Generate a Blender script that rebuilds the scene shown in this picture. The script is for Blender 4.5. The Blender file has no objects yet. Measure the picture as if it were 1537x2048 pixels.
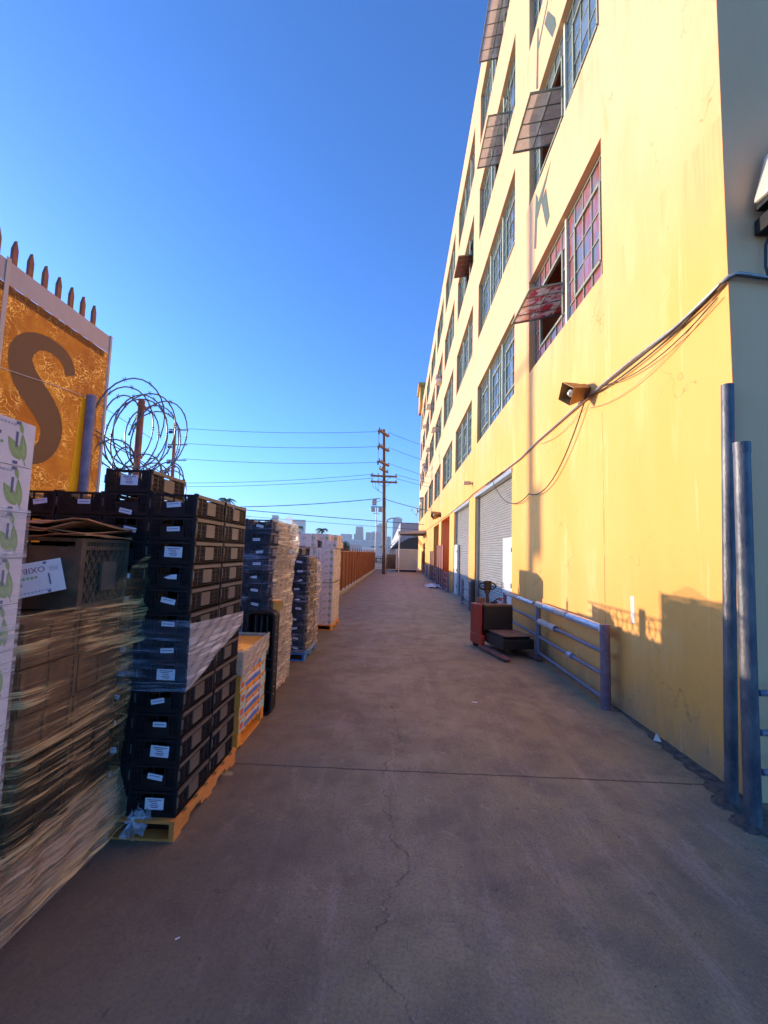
import bpy, math, random
from mathutils import Vector, Matrix
S = bpy.context.scene
C = S.collection
R = math.radians
rnd = random.Random(7)

# ------------------------------------------------------------------ camera
CAM_H = 1.9
cd = bpy.data.cameras.new('camera'); cam = bpy.data.objects.new('camera', cd); C.objects.link(cam)
yaw, pit, rol = R(-1.74073), R(5.17626), R(1.71262)
fw = Vector((math.sin(yaw)*math.cos(pit), math.cos(yaw)*math.cos(pit), math.sin(pit)))
rt = Vector((math.cos(yaw), -math.sin(yaw), 0)); up = rt.cross(fw)
r2 = rt*math.cos(rol)+up*math.sin(rol); u2 = up*math.cos(rol)-rt*math.sin(rol)
M = Matrix((r2, u2, -fw)).transposed().to_4x4(); M.translation = (0, 0, CAM_H)
cam.matrix_world = M
cd.sensor_fit = 'VERTICAL'; cd.sensor_height = 36; cd.lens = 893.37/2048*36
cd.clip_start = 0.05; cd.clip_end = 9000
S.camera = cam

# ------------------------------------------------------------------ sky and sun
SUN_EL, SUN_AZ = R(8.7), R(20)          # azimuth: ahead of the alley's left-hand normal
w = bpy.data.worlds.new('World'); S.world = w; w.use_nodes = True
nt = w.node_tree; bg = nt.nodes['Background']
sky = nt.nodes.new('ShaderNodeTexSky'); sky.sky_type = 'NISHITA'; sky.sun_disc = False
sky.sun_elevation = SUN_EL; sky.air_density = 0.78; sky.dust_density = 0.9; sky.ozone_density = 6.8
sd = Vector((-math.cos(SUN_EL)*math.cos(SUN_AZ), math.cos(SUN_EL)*math.sin(SUN_AZ), math.sin(SUN_EL)))
sky.sun_rotation = math.atan2(sd.x, sd.y)
nt.links.new(sky.outputs[0], bg.inputs[0]); bg.inputs[1].default_value = 0.15
sl = bpy.data.lights.new('sun', 'SUN'); sl.energy = 2.0; sl.angle = R(0.5); sl.color = (1.0, 0.83, 0.58)
sun = bpy.data.objects.new('sun', sl); C.objects.link(sun)
sun.rotation_euler = sd.to_track_quat('Z', 'Y').to_euler(); sun.location = (-30, 20, 30)
S.view_settings.view_transform = 'Standard'; S.view_settings.look = 'None'
S.view_settings.exposure = 1.85; S.view_settings.gamma = 1
S.cycles.max_bounces = 8; S.cycles.transparent_max_bounces = 16

# ------------------------------------------------------------------ helpers
class MB:
    def __init__(s): s.v = []; s.f = []; s.m = []; s.sm = []
    def add(s, vs, fs, m=0, smooth=False):
        b = len(s.v); s.v += [tuple(v) for v in vs]
        for f in fs: s.f.append([b+i for i in f]); s.m.append(m); s.sm.append(smooth)
    def box(s, x0, x1, y0, y1, z0, z1, m=0):
        s.add([(x0,y0,z0),(x1,y0,z0),(x1,y1,z0),(x0,y1,z0),(x0,y0,z1),(x1,y0,z1),(x1,y1,z1),(x0,y1,z1)],
              [(0,3,2,1),(4,5,6,7),(0,1,5,4),(1,2,6,5),(2,3,7,6),(3,0,4,7)], m)
    def quad(s, a, b, c, d, m=0): s.add([a,b,c,d], [(0,1,2,3)], m)
    def bar(s, a, b, w, h=None, m=0, upv=(0,0,1)):
        a = Vector(a); b = Vector(b); h = w if h is None else h
        d = (b-a).normalized(); u = Vector(upv)
        if abs(d.dot(u)) > .98: u = Vector((1,0,0))
        x = d.cross(u).normalized()*w/2; z = x.cross(d).normalized()*h/2
        s.add([a-x-z,a+x-z,a+x+z,a-x+z,b-x-z,b+x-z,b+x+z,b-x+z],
              [(0,1,2,3),(7,6,5,4),(0,4,5,1),(1,5,6,2),(2,6,7,3),(3,7,4,0)], m)
    def tube(s, pts, r, n=8, m=0, caps=True, r1=None):
        pts = [Vector(p) for p in pts]; L = len(pts); vs = []; px = None
        for i, p in enumerate(pts):
            d = (pts[min(i+1,L-1)]-pts[max(i-1,0)]).normalized()
            if px is None:
                u = Vector((0,0,1)) if abs(d.z) < .9 else Vector((1,0,0)); px = d.cross(u).normalized()
            else: px = (px-d*px.dot(d)).normalized()
            py = d.cross(px); rr = r if r1 is None else r+(r1-r)*i/(L-1)
            for k in range(n):
                a = 2*math.pi*k/n; vs.append(p+(px*math.cos(a)+py*math.sin(a))*rr)
        fs = [(i*n+k, (i+1)*n+k, (i+1)*n+(k+1)%n, i*n+(k+1)%n) for i in range(L-1) for k in range(n)]
        s.add(vs, fs, m, True)
        if caps:
            s.add(vs[:n], [tuple(range(n))], m); s.add(vs[-n:], [tuple(range(n))[::-1]], m)
    def prism(s, poly, f0, f1, m=0):
        """poly: 2-D points, f0/f1 map a 2-D point to the two 3-D faces"""
        n = len(poly); a = [f0(*p) for p in poly]; b = [f1(*p) for p in poly]
        s.add(a+b, [tuple(range(n)), tuple(range(n, 2*n))[::-1]]+[(i, n+i, n+(i+1)%n, (i+1)%n) for i in range(n)], m)
    def mesh(s, name, mats):
        me = bpy.data.meshes.new(name); me.from_pydata(s.v, [], s.f)
        for m in (mats if isinstance(mats, (list, tuple)) else [mats]): me.materials.append(m)
        me.polygons.foreach_set('material_index', s.m); me.polygons.foreach_set('use_smooth', s.sm)
        me.update(); return me
    def build(s, name, mats, parent=None, loc=None, rz=None, bevel=0):
        return link(name, s.mesh(name, mats), parent, loc, rz, bevel)
def link(name, me, parent=None, loc=None, rz=None, bevel=0):
    o = bpy.data.objects.new(name, me); C.objects.link(o)
    if parent: o.parent = parent
    if loc: o.location = loc
    if rz: o.rotation_euler = (0, 0, rz) if not isinstance(rz, tuple) else rz
    if bevel:
        b = o.modifiers.new('bevel', 'BEVEL'); b.width = bevel; b.segments = 2; b.limit_method = 'ANGLE'
    return o
def tag(o, label=None, cat=None, group=None, kind=None):
    if label: o['label'] = label
    if cat: o['category'] = cat
    if group: o['group'] = group
    if kind: o['kind'] = kind
    return o
def thing(name, label, cat, loc=(0,0,0), rz=0, group=None):
    o = bpy.data.objects.new(name, None); C.objects.link(o); o.location = loc; o.empty_display_size = .2
    o.rotation_euler = (0,0,rz) if not isinstance(rz, tuple) else rz
    return tag(o, label, cat, group)

# ---- materials
def mat(name, col, rough=.6, metal=0, var=0, scale=4, bump=0, bscale=40, spec=.5, col2=None, stretch=None, coat=0):
    m = bpy.data.materials.new(name); m.use_nodes = True; t = m.node_tree; N = t.nodes; p = N['Principled BSDF']
    p.inputs['Roughness'].default_value = rough; p.inputs['Metallic'].default_value = metal
    p.inputs['Specular IOR Level'].default_value = spec; p.inputs['Coat Weight'].default_value = coat
    p.inputs['Base Color'].default_value = (*col, 1)
    tc = N.new('ShaderNodeTexCoord'); mp = N.new('ShaderNodeMapping'); t.links.new(tc.outputs['Object'], mp.inputs[0])
    if stretch: mp.inputs['Scale'].default_value = stretch
    if var or col2:
        n = N.new('ShaderNodeTexNoise'); n.inputs['Scale'].default_value = scale; n.inputs['Detail'].default_value = 6
        n.inputs['Roughness'].default_value = .65
        t.links.new(mp.outputs[0], n.inputs[0])
        r = N.new('ShaderNodeValToRGB'); t.links.new(n.outputs[0], r.inputs[0])
        c2 = col2 if col2 else tuple(min(1, c*(1+var)) for c in col)
        c1 = col if col2 else tuple(c*(1-var) for c in col)
        r.color_ramp.elements[0].position = .36; r.color_ramp.elements[1].position = .64
        r.color_ramp.elements[0].color = (*c1, 1); r.color_ramp.elements[1].color = (*c2, 1)
        t.links.new(r.outputs[0], p.inputs['Base Color'])
    if bump:
        n = N.new('ShaderNodeTexNoise'); n.inputs['Scale'].default_value = bscale; n.inputs['Detail'].default_value = 4
        t.links.new(mp.outputs[0], n.inputs[0])
        b = N.new('ShaderNodeBump'); b.inputs['Strength'].default_value = bump; b.inputs['Distance'].default_value = .01
        t.links.new(n.outputs[0], b.inputs['Height']); t.links.new(b.outputs[0], p.inputs['Normal'])
    return m
class G:
    """tiny node-graph builder"""
    def __init__(s, name):
        s.m = bpy.data.materials.new(name); s.m.use_nodes = True; s.t = s.m.node_tree; s.p = s.t.nodes['Principled BSDF']
        s.tc = s.t.nodes.new('ShaderNodeTexCoord'); s.xyz = s.t.nodes.new('ShaderNodeSeparateXYZ')
        s.t.links.new(s.tc.outputs['Object'], s.xyz.inputs[0])
    def L(s, a, b): s.t.links.new(a, b)
    def val(s, n, i, v):
        if isinstance(v, (int, float)): n.inputs[i].default_value = v
        elif isinstance(v, tuple): n.inputs[i].default_value = (*v, 1) if len(n.inputs[i].default_value) == 4 and len(v) == 3 else v
        elif v is not None: s.L(v, n.inputs[i])
    def math(s, op, a, b=None, c=None, clamp=False):
        n = s.t.nodes.new('ShaderNodeMath'); n.operation = op; n.use_clamp = clamp
        for i, v in enumerate((a, b, c)): s.val(n, i, v) if v is not None else None
        return n.outputs[0]
    def noise(s, scale, detail=4, rough=.6, st=(1,1,1), rot=(0,0,0), dim='3D', off=(0,0,0), dist=0):
        mp = s.t.nodes.new('ShaderNodeMapping'); s.L(s.tc.outputs['Object'], mp.inputs[0])
        mp.inputs['Scale'].default_value = st; mp.inputs['Rotation'].default_value = rot; mp.inputs['Location'].default_value = off
        n = s.t.nodes.new('ShaderNodeTexNoise'); n.inputs['Scale'].default_value = scale
        n.inputs['Detail'].default_value = detail; n.inputs['Roughness'].default_value = rough; n.inputs['Distortion'].default_value = dist
        s.L(mp.outputs[0], n.inputs[0]); return n.outputs[0]
    def ramp(s, x, lo, hi, a=0., b=1.):
        n = s.t.nodes.new('ShaderNodeMapRange'); n.interpolation_type = 'SMOOTHSTEP'
        for i, v in enumerate((x, lo, hi, a, b)): s.val(n, i, v)
        return n.outputs[0]
    def mix(s, f, a, b):
        n = s.t.nodes.new('ShaderNodeMix'); n.data_type = 'RGBA'; s.val(n, 0, f); s.val(n, 6, a); s.val(n, 7, b); return n.outputs[2]
    def bump(s, h, st=.3, d=.01):
        n = s.t.nodes.new('ShaderNodeBump'); n.inputs['Strength'].default_value = st; n.inputs['Distance'].default_value = d
        s.L(h, n.inputs['Height']); s.L(n.outputs[0], s.p.inputs['Normal'])

def concrete():
    g = G('worn_concrete'); X, Y = g.xyz.outputs[0], g.xyz.outputs[1]
    big = g.noise(.55, 5, .6); mid = g.noise(2.2, 7, .7, off=(3,1,0)); fine = g.noise(55, 3, .7)
    drag = g.noise(1.6, 6, .7, st=(3,.6,1), rot=(0,0,R(25)), dist=.4)
    c = g.mix(g.ramp(big, .35, .68), (.222,.172,.090), (.345,.272,.142))
    c = g.mix(g.ramp(mid, .44, .66, 0, .5), c, (.150,.100,.072))
    c = g.mix(g.ramp(drag, .5, .68, 0, .5), c, (.42,.30,.215))
    c = g.mix(g.ramp(g.noise(9, 4, .7, off=(5,5,0)), .64, .70, 0, .5), c, (.07,.055,.05))
    c = g.mix(g.ramp(g.noise(17, 3, .6, off=(2,6,0), st=(1,.45,1), rot=(0,0,R(30))), .68, .72, 0, .7), c, (.06,.045,.042))
    sc = g.noise(7, 7, .8, st=(6,.5,1), rot=(0,0,R(38)), off=(1,1,0)); c = g.mix(g.ramp(sc, .56, .68, 0, .35), c, (.36,.29,.25)); c = g.mix(g.ramp(sc, .44, .34, 0, .45), c, (.10,.075,.066))
    g_lo = g.noise(1.1, 6, .75, off=(8,2,0), dist=.8); c = g.mix(g.ramp(g_lo, .54, .60, 0, .22), c, (.13,.10,.09))
    c = g.mix(g.ramp(g.noise(30, 2, .5, off=(1,9,0)), .70, .76, 0, .4), c, (.38,.33,.30))
    c = g.mix(g.ramp(fine, .42, .62, 0, .4), c, (.11,.08,.065)); c = g.mix(g.ramp(g.noise(110, 2, .5), .55, .68, 0, .35), c, (.48,.38,.32))
    # dirt towards the pallets, lens vignetting painted in with it; paler far away
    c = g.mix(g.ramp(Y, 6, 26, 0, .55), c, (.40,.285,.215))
    mo = g.noise(6.5, 6, .75, off=(4,8,0), st=(1,.7,1), rot=(0,0,R(28))); c = g.mix(g.ramp(mo, .40, .30, 0, .55), c, (.09,.065,.05)); c = g.mix(g.ramp(mo, .58, .68, 0, .35), c, (.46,.36,.25))
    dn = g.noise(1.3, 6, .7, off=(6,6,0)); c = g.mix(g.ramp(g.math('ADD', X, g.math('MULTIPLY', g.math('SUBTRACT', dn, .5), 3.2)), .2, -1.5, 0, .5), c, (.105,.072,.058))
    tyre = g.math('ABSOLUTE', g.math('SUBTRACT', g.math('ABSOLUTE', g.math('SUBTRACT', X, g.math('ADD', .75, g.math('MULTIPLY', g.noise(.25, 2, .5, st=(0,1,0)), .9)))), .62))
    c = g.mix(g.math('MULTIPLY', g.ramp(tyre, .13, .05), g.ramp(g.noise(2.4, 5, .7, st=(1,.5,1), off=(3,9,1)), .42, .62, 0, .34)), c, (.10,.075,.065))
    # sawn joint across the alley and a wandering crack
    wob = g.math('MULTIPLY', g.math('SUBTRACT', g.noise(6, 4, .7), .5), .03)
    j = g.math('ABSOLUTE', g.math('ADD', g.math('SUBTRACT', Y, 4.1), wob))
    j2 = g.math('ABSOLUTE', g.math('ADD', g.math('SUBTRACT', Y, 10.2), wob))
    jj = g.math('MINIMUM', j, j2)
    cn = g.noise(.9, 9, .66, st=(0,1,0), off=(0,2.3,0))
    cx = g.math('MULTIPLY', g.math('SUBTRACT', cn, .5), 1.1)
    k = g.math('ABSOLUTE', g.math('SUBTRACT', g.math('SUBTRACT', X, .03), cx))
    gate = g.ramp(Y, 7.5, 5.5); kw = g.ramp(g.noise(5, 3, .6),   .4, .62, .001, .008)
    kk = g.math('MULTIPLY', g.math('LESS_THAN', k, kw), gate)
    line = g.math('MAXIMUM', g.ramp(jj, .014, .006), g.math('MULTIPLY', kk, .65))
    c = g.mix(g.math('MULTIPLY', line, .85), c, (.035,.026,.022))
    g.L(c, g.p.inputs['Base Color'])
    g.L(g.ramp(mid, .3, .7, .55, .8), g.p.inputs['Roughness'])
    h = g.math('SUBTRACT', g.math('ADD', g.math('MULTIPLY', fine, .35), g.math('MULTIPLY', mid, .5)), g.math('MULTIPLY', line, .8))
    g.bump(h, .45, .012); return g.m
def stucco():
    g = G('yellow_stucco'); Y, Z = g.xyz.outputs[1], g.xyz.outputs[2]
    n1 = g.noise(.35, 5, .6, st=(1,1,.35)); n2 = g.noise(2.0, 6, .65, st=(1,1,.3)); n3 = g.noise(60, 3, .6)
    c = g.mix(g.ramp(n1, .38, .66), (.84,.365,.070), (.88,.41,.110))
    # the paint of the upper storeys is bleached paler
    up_ = g.ramp(g.math('ADD', Z, g.math('MULTIPLY', g.math('SUBTRACT', n1, .5), 5)), 4.2, 8.5)
    c = g.mix(g.math('MULTIPLY', up_, .8), c, (.80,.465,.270))
    c = g.mix(g.ramp(n2, .52, .70, 0, .30), c, (.90,.60,.27))
    c = g.mix(g.ramp(g.noise(1.4, 7, .7, st=(1,1,.22), off=(4,4,4)), .56, .72, 0, .5), c, (.76,.34,.07))
    # grime rising from the ground, scuffs
    gr = g.math('ADD', Z, g.math('MULTIPLY', g.noise(2.2, 7, .75, st=(1,1,.5)), -1.4))
    c = g.mix(g.ramp(gr, -.1, -.9, 0, .6), c, (.24,.20,.16))
    c = g.mix(g.math('MULTIPLY', g.ramp(g.noise(14, 4, .7, st=(1,1,.35)), .66, .72, 0, .5), g.ramp(Z, 1.8, .6)), c, (.16,.15,.15))
    c = g.mix(g.ramp(g.noise(5, 2, .5, off=(7,7,7)), .765, .785, 0, .7), c, (.45,.22,.05))
    c = g.mix(g.ramp(g.noise(3.2, 5, .75, st=(1,1,.045), off=(9,3,1)), .56, .74, 0, .28), c, (.62,.36,.12))
    c = g.mix(g.ramp(g.noise(5.5, 4, .7, st=(1,1,.06), off=(2,3,8)), .60, .74, 0, .30), c, (.90,.72,.42))
    sm_ = g.math('MODULO', g.math('SUBTRACT', Z, 2.03), 4.0); sk = g.noise(4.5, 5, .75, st=(1,1,.05), off=(5,5,5))
    c = g.mix(g.math('MULTIPLY', g.math('MULTIPLY', g.ramp(sm_, 2.6, 4.0), g.ramp(sk, .50, .62)), g.math('MULTIPLY', g.math('GREATER_THAN', Z, 4.4), .42)), c, (.50,.27,.09))
    # expansion seams between slabs (y = 6.3 and 10.1), below the first sills
    wob = g.math('MULTIPLY', g.math('SUBTRACT', g.noise(9, 3, .7), .5), .025)
    s1 = g.math('ABSOLUTE', g.math('ADD', g.math('SUBTRACT', Y, 6.3), wob)); s2 = g.math('ABSOLUTE', g.math('ADD', g.math('SUBTRACT', Y, 10.13), wob))
    s = g.math('MINIMUM', s1, s2); sw = g.ramp(g.noise(4, 3, .6), .35, .65, .003, .012)
    seam = g.math('MULTIPLY', g.math('LESS_THAN', s, sw), g.math('LESS_THAN', Z, 4.0))
    c = g.mix(g.math('MULTIPLY', seam, .8), c, (.30,.14,.03))
    vo = g.t.nodes.new('ShaderNodeTexVoronoi'); vo.feature = 'DISTANCE_TO_EDGE'; vo.inputs['Scale'].default_value = .75
    vm = g.t.nodes.new('ShaderNodeVectorMath'); vm.operation = 'ADD'; vn = g.t.nodes.new('ShaderNodeTexNoise'); vn.inputs['Scale'].default_value = 2.5; vn.inputs['Detail'].default_value = 7
    g.L(g.tc.outputs['Object'], vn.inputs[0]); vs_ = g.t.nodes.new('ShaderNodeVectorMath'); vs_.operation = 'SCALE'; vs_.inputs[3].default_value = .9; g.L(vn.outputs['Color'], vs_.inputs[0])
    g.L(g.tc.outputs['Object'], vm.inputs[0]); g.L(vs_.outputs[0], vm.inputs[1]); g.L(vm.outputs[0], vo.inputs['Vector'])
    hair = g.math('MULTIPLY', g.ramp(vo.outputs['Distance'], .007, .002), g.ramp(g.noise(1.0, 4, .6, off=(1,7,3)), .50, .62, 0, .55))
    c = g.mix(hair, c, (.38,.17,.04))
    # thin hairline running up diagonally
    d = g.math('ABSOLUTE', g.math('SUBTRACT', g.math('ADD', Z, g.math('MULTIPLY', Y, 1.55)), g.math('ADD', 15.9, g.math('MULTIPLY', g.noise(1.5, 5, .7), .35))))
    c = g.mix(g.math('MULTIPLY', g.math('MULTIPLY', g.math('LESS_THAN', d, .008), g.math('GREATER_THAN', Z, 4.3)), .35), c, (.45,.25,.06))
    g.L(c, g.p.inputs['Base Color']); g.p.inputs['Roughness'].default_value = .75
    g.bump(g.math('ADD', g.math('MULTIPLY', n3, .4), g.math('MULTIPLY', n2, .8)), .35, .02); return g.m
def film(name, ang, base=.16, top=.85, tint=(.80,.76,.70)):
    """stretch wrap: clear film gathered into whitish slanting pleats"""
    g = G(name)
    st = g.noise(5, 5, .55, st=(.28,.28,6), rot=(ang,0,0), dist=.15)
    st2 = g.noise(2.2, 4, .6, st=(.5,.5,3), rot=(ang*.5,0,0), off=(3,3,3))
    st3 = g.noise(11, 4, .6, st=(.25,.25,8), rot=(ang*1.02,0,0), off=(1,5,2), dist=.1)
    a = g.math('ADD', g.math('MULTIPLY', g.ramp(st, .46, .64), .8), g.math('MULTIPLY', g.ramp(st3, .48, .62), .5))
    a = g.math('MULTIPLY', a, g.ramp(st2, .38, .6, .15, 1))
    a = g.ramp(a, 0, 1, base, top)
    g.L(a, g.p.inputs['Alpha']); g.p.inputs['Base Color'].default_value = (*tint, 1)
    g.p.inputs['Roughness'].default_value = .16; g.p.inputs['Specular IOR Level'].default_value = .8
    g.bump(g.math('ADD', st, g.math('MULTIPLY', st3, .6)), .9, .03); return g.m
def glass(name, a, b, rough=.12, scale=3.5, rim=None):
    g = G(name); at = g.t.nodes.new('ShaderNodeAttribute'); at.attribute_name = 'pane'
    n = g.noise(scale, 5, .7, st=(1,1,.6))
    c = g.mix(at.outputs['Fac'], a, b)
    c = g.mix(g.ramp(n, .42, .68, 0, .55), c, tuple(x*1.9+.03 for x in a))
    if rim:
        c = g.mix(g.ramp(g.noise(4, 5, .7, off=(2,8,3), st=(1,1,.5)), .42, .56), c, rim[0])
        c = g.mix(g.ramp(g.noise(2.2, 5, .7, off=(5,1,3), st=(1,1,.7)), .50, .60), c, rim[1])
    g.L(c, g.p.inputs['Base Color']); g.p.inputs['Roughness'].default_value = rough
    g.p.inputs['IOR'].default_value = 1.5; g.p.inputs['Coat Weight'].default_value = .7; g.p.inputs['Coat Roughness'].default_value = .04
    return g.m
def banner(name, c1, c2, veins):
    """backlit vinyl: light from the far side comes through the cloth"""
    g = G(name); v = g.t.nodes.new('ShaderNodeTexVoronoi'); v.feature = 'DISTANCE_TO_EDGE'; v.inputs['Scale'].default_value = 15
    mp = g.t.nodes.new('ShaderNodeMapping'); g.L(g.tc.outputs['Object'], mp.inputs[0]); mp.inputs['Scale'].default_value = (1,1,1.6)
    ds = g.t.nodes.new('ShaderNodeVectorMath'); ds.operation = 'ADD'
    nn = g.t.nodes.new('ShaderNodeTexNoise'); nn.inputs['Scale'].default_value = 5; nn.inputs['Detail'].default_value = 4; g.L(mp.outputs[0], nn.inputs[0])
    g.L(mp.outputs[0], ds.inputs[0]); sc = g.t.nodes.new('ShaderNodeVectorMath'); sc.operation = 'SCALE'; g.L(nn.outputs['Color'], sc.inputs[0]); sc.inputs[3].default_value = .35
    g.L(sc.outputs[0], ds.inputs[1]); g.L(ds.outputs[0], v.inputs['Vector'])
    crack = g.math('MULTIPLY', g.ramp(v.outputs['Distance'], .05, .0), g.ramp(g.noise(3, 3, .6), .4, .6))
    c = g.mix(g.ramp(g.noise(1.8, 6, .7), .35, .65), c1, c2)
    c = g.mix(g.math('MULTIPLY', crack, veins), c, (.95,.55,.16))
    g.L(c, g.p.inputs['Base Color']); g.p.inputs['Roughness'].default_value = .45
    tr = g.t.nodes.new('ShaderNodeBsdfTranslucent'); g.L(c, tr.inputs[0])
    mx = g.t.nodes.new('ShaderNodeMixShader'); mx.inputs[0].default_value = .5
    out = [n for n in g.t.nodes if n.type == 'OUTPUT_MATERIAL'][0]
    g.L(g.p.outputs[0], mx.inputs[1]); g.L(tr.outputs[0], mx.inputs[2]); g.L(mx.outputs[0], out.inputs[0])
    return g.m

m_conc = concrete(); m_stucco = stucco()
m_black = mat('black_plastic', (.010,.010,.012), .5, var=.4, scale=6, bump=.1, spec=.3)
m_blackdust = mat('dusty_black_plastic', (.03,.028,.026), .6, col2=(.06,.05,.042), scale=5)
m_plate = mat('moulded_plate', (.13,.10,.07), .35, var=.15, scale=9)  # lighter than the black crates: wall light on rims and plates painted in
m_sticker = mat('white_sticker', (.72,.74,.80), .5, var=.06, scale=30)
m_ink = mat('dark_ink', (.10,.09,.12), .6)
m_redink = mat('maroon_ink', (.30,.06,.09), .6)
m_green = mat('leaf_green_ink', (.24,.36,.10), .6, col2=(.36,.46,.18), scale=20)
m_slot = mat('hand_hole_shadow', (.16,.15,.20), .8)
m_carton = mat('white_carton', (.78,.66,.60), .6, var=.06, scale=5, bump=.08)
m_cardedge = mat('brown_card', (.48,.22,.09), .8, var=.35, scale=9, bump=.3)
m_wood = mat('pallet_wood', (.62,.20,.035), .7, col2=(.80,.30,.06), scale=6, stretch=(1,.3,3), bump=.3)
m_woodold = mat('old_pallet_wood', (.30,.19,.11), .8, col2=(.46,.30,.17), scale=6, stretch=(1,.3,3), bump=.4)
m_bluewood = mat('blue_painted_wood', (.02,.15,.42), .6, col2=(.04,.26,.60), scale=7, bump=.3)
m_orange = mat('orange_wood', (.80,.28,.03), .6, col2=(.88,.36,.05), scale=6, bump=.2)
m_rustp = mat('rust_red_paint', (.21,.085,.040), .7, col2=(.30,.135,.065), scale=5, stretch=(1,1,.25), bump=.3)
m_rustpost = mat('red_oxide_post', (.38,.12,.06), .7, col2=(.25,.09,.05), scale=12, bump=.2)
m_rail = mat('blue_grey_paint', (.15,.14,.20), .5, col2=(.26,.22,.27), scale=14, bump=.4, bscale=90, spec=.4)
m_railr = mat('purple_grey_paint', (.15,.10,.14), .55, col2=(.24,.165,.20), scale=10, bump=.4, bscale=80)
m_galv = mat('galvanised_steel', (.42,.40,.38), .4, .6, var=.2, scale=20)
m_bolt = mat('weathered_steel_pipe', (.05,.055,.08), .45, .2, col2=(.17,.155,.16), scale=8, stretch=(1,1,.4), bump=.35, bscale=60)
m_wire = mat('razor_wire_steel', (.10,.12,.17), .4, .5)
m_cable = mat('black_cable', (.04,.035,.03), .6)
m_cablew = mat('pale_cable', (.62,.45,.22), .6)
m_roller = mat('roller_slat_steel', (.31,.28,.25), .45, .25, var=.12, scale=3, stretch=(1,.4,6))
m_whitedoor = mat('white_door_paint', (.72,.70,.68), .5, var=.05, scale=4)
m_sash = mat('green_grey_sash', (.22,.24,.17), .6, col2=(.34,.34,.24), scale=20)
m_sashpale = mat('pale_sash', (.62,.62,.46), .6, var=.1, scale=10)
m_glass = glass('dusty_window_glass', (.07,.11,.17), (.20,.24,.26))
m_glassd = glass('dark_window_glass', (.04,.07,.09), (.10,.15,.15))
m_pink = glass('red_painted_glass', (.24,.11,.14), (.33,.17,.20), .35, 3, ((.34,.085,.06), (.15,.17,.25)))
def ventglass(name, c, c2):
    g = G(name); n = g.noise(5, 5, .7); c_ = g.mix(g.ramp(n, .46, .56), c, c2)
    g.L(c_, g.p.inputs['Base Color']); g.p.inputs['Roughness'].default_value = .35
    tl = g.t.nodes.new('ShaderNodeBsdfTranslucent'); g.L(c_, tl.inputs[0]); mx = g.t.nodes.new('ShaderNodeMixShader'); mx.inputs[0].default_value = .35
    tp = g.t.nodes.new('ShaderNodeBsdfTransparent'); mx2 = g.t.nodes.new('ShaderNodeMixShader'); mx2.inputs[0].default_value = .25
    out = [n for n in g.t.nodes if n.type == 'OUTPUT_MATERIAL'][0]
    g.L(g.p.outputs[0], mx.inputs[1]); g.L(tl.outputs[0], mx.inputs[2]); g.L(mx.outputs[0], mx2.inputs[1]); g.L(tp.outputs[0], mx2.inputs[2]); g.L(mx2.outputs[0], out.inputs[0])
    return g.m
m_frost = ventglass('frosted_wire_glass', (.46,.40,.36), (.55,.48,.42))
m_redvent = ventglass('red_peeling_vent_glass', (.45,.03,.05), (.62,.50,.50))
m_brownvent = mat('brown_vent_panel', (.28,.08,.04), .6, var=.2)
m_room = mat('warm_room_wall', (.50,.15,.04), .8, var=.2, scale=1)
m_redroom = mat('red_painted_bay', (.55,.10,.03), .8, var=.25, scale=1.5)
m_darkgate = mat('dark_red_gate', (.20,.05,.04), .6, col2=(.30,.08,.05), scale=5)
m_letter = mat('grey_green_lettering', (.10,.125,.11), .8, var=.12, scale=8)
m_bronze = mat('bronze_lamp_paint', (.22,.12,.05), .5, .3, col2=(.36,.20,.07), scale=8)
m_lampin = mat('dull_reflector', (.14,.12,.10), .5, .5)
m_bulb = mat('clear_bulb_glass', (.75,.72,.65), .1)
m_dirt = mat('dark_dirt', (.05,.04,.035), .95, col2=(.16,.12,.09), scale=14, bump=1, bscale=30)
m_skin = None
FA = film('slanted_stretch_film', R(26), .04, .72, (1.0,.60,.24)); FA.node_tree.nodes['Principled BSDF'].inputs['Specular IOR Level'].default_value = .35; FCL = film('clear_stretch_film', R(12), .05, .45, (.50,.54,.70)); FB = film('stretch_film_band', R(24), .40, .97, (.92,.84,.74))  # FA's amber tint is yellow-wall light put into the clear film's colour
FD = film('loose_stretch_film', R(58), .30, .92, (.92,.80,.58)); FE = film('stretch_film_wrap', R(32), .15, .8, (.88,.80,.66))
FC = film('film_over_cartons', R(15), .12, .5, (.85,.82,.78))

# ------------------------------------------------------------------ ground
g = MB(); g.quad((-600,-60,-.004),(2500,-60,-.004),(2500,6000,-.004),(-2500,6000,-.004))
tag(g.build('ground', mat('far_ground', (.26,.215,.18), .9, var=.2, scale=.05)), kind='structure')
nx, ny = 24, 120; g = MB(); vs = []
for j in range(ny+1):
    for i in range(nx+1):
        x = -3.2+6.4*i/nx; y = -3+57*(j/ny)**1.6
        vs.append((x, y, .002*math.sin(x*2.1+y)*math.cos(y*1.3)))
g.add(vs, [(j*(nx+1)+i, j*(nx+1)+i+1, (j+1)*(nx+1)+i+1, (j+1)*(nx+1)+i) for j in range(ny) for i in range(nx)], 0, True)
g.quad((3.2,-3,0),(9,-3,0),(9,3.8,0),(3.2,3.8,0)); g.quad((-12,-3,0),(-3.2,-3,0),(-3.2,54,0),(-12,54,0))
tag(g.build('pavement', m_conc), kind='structure')
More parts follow.
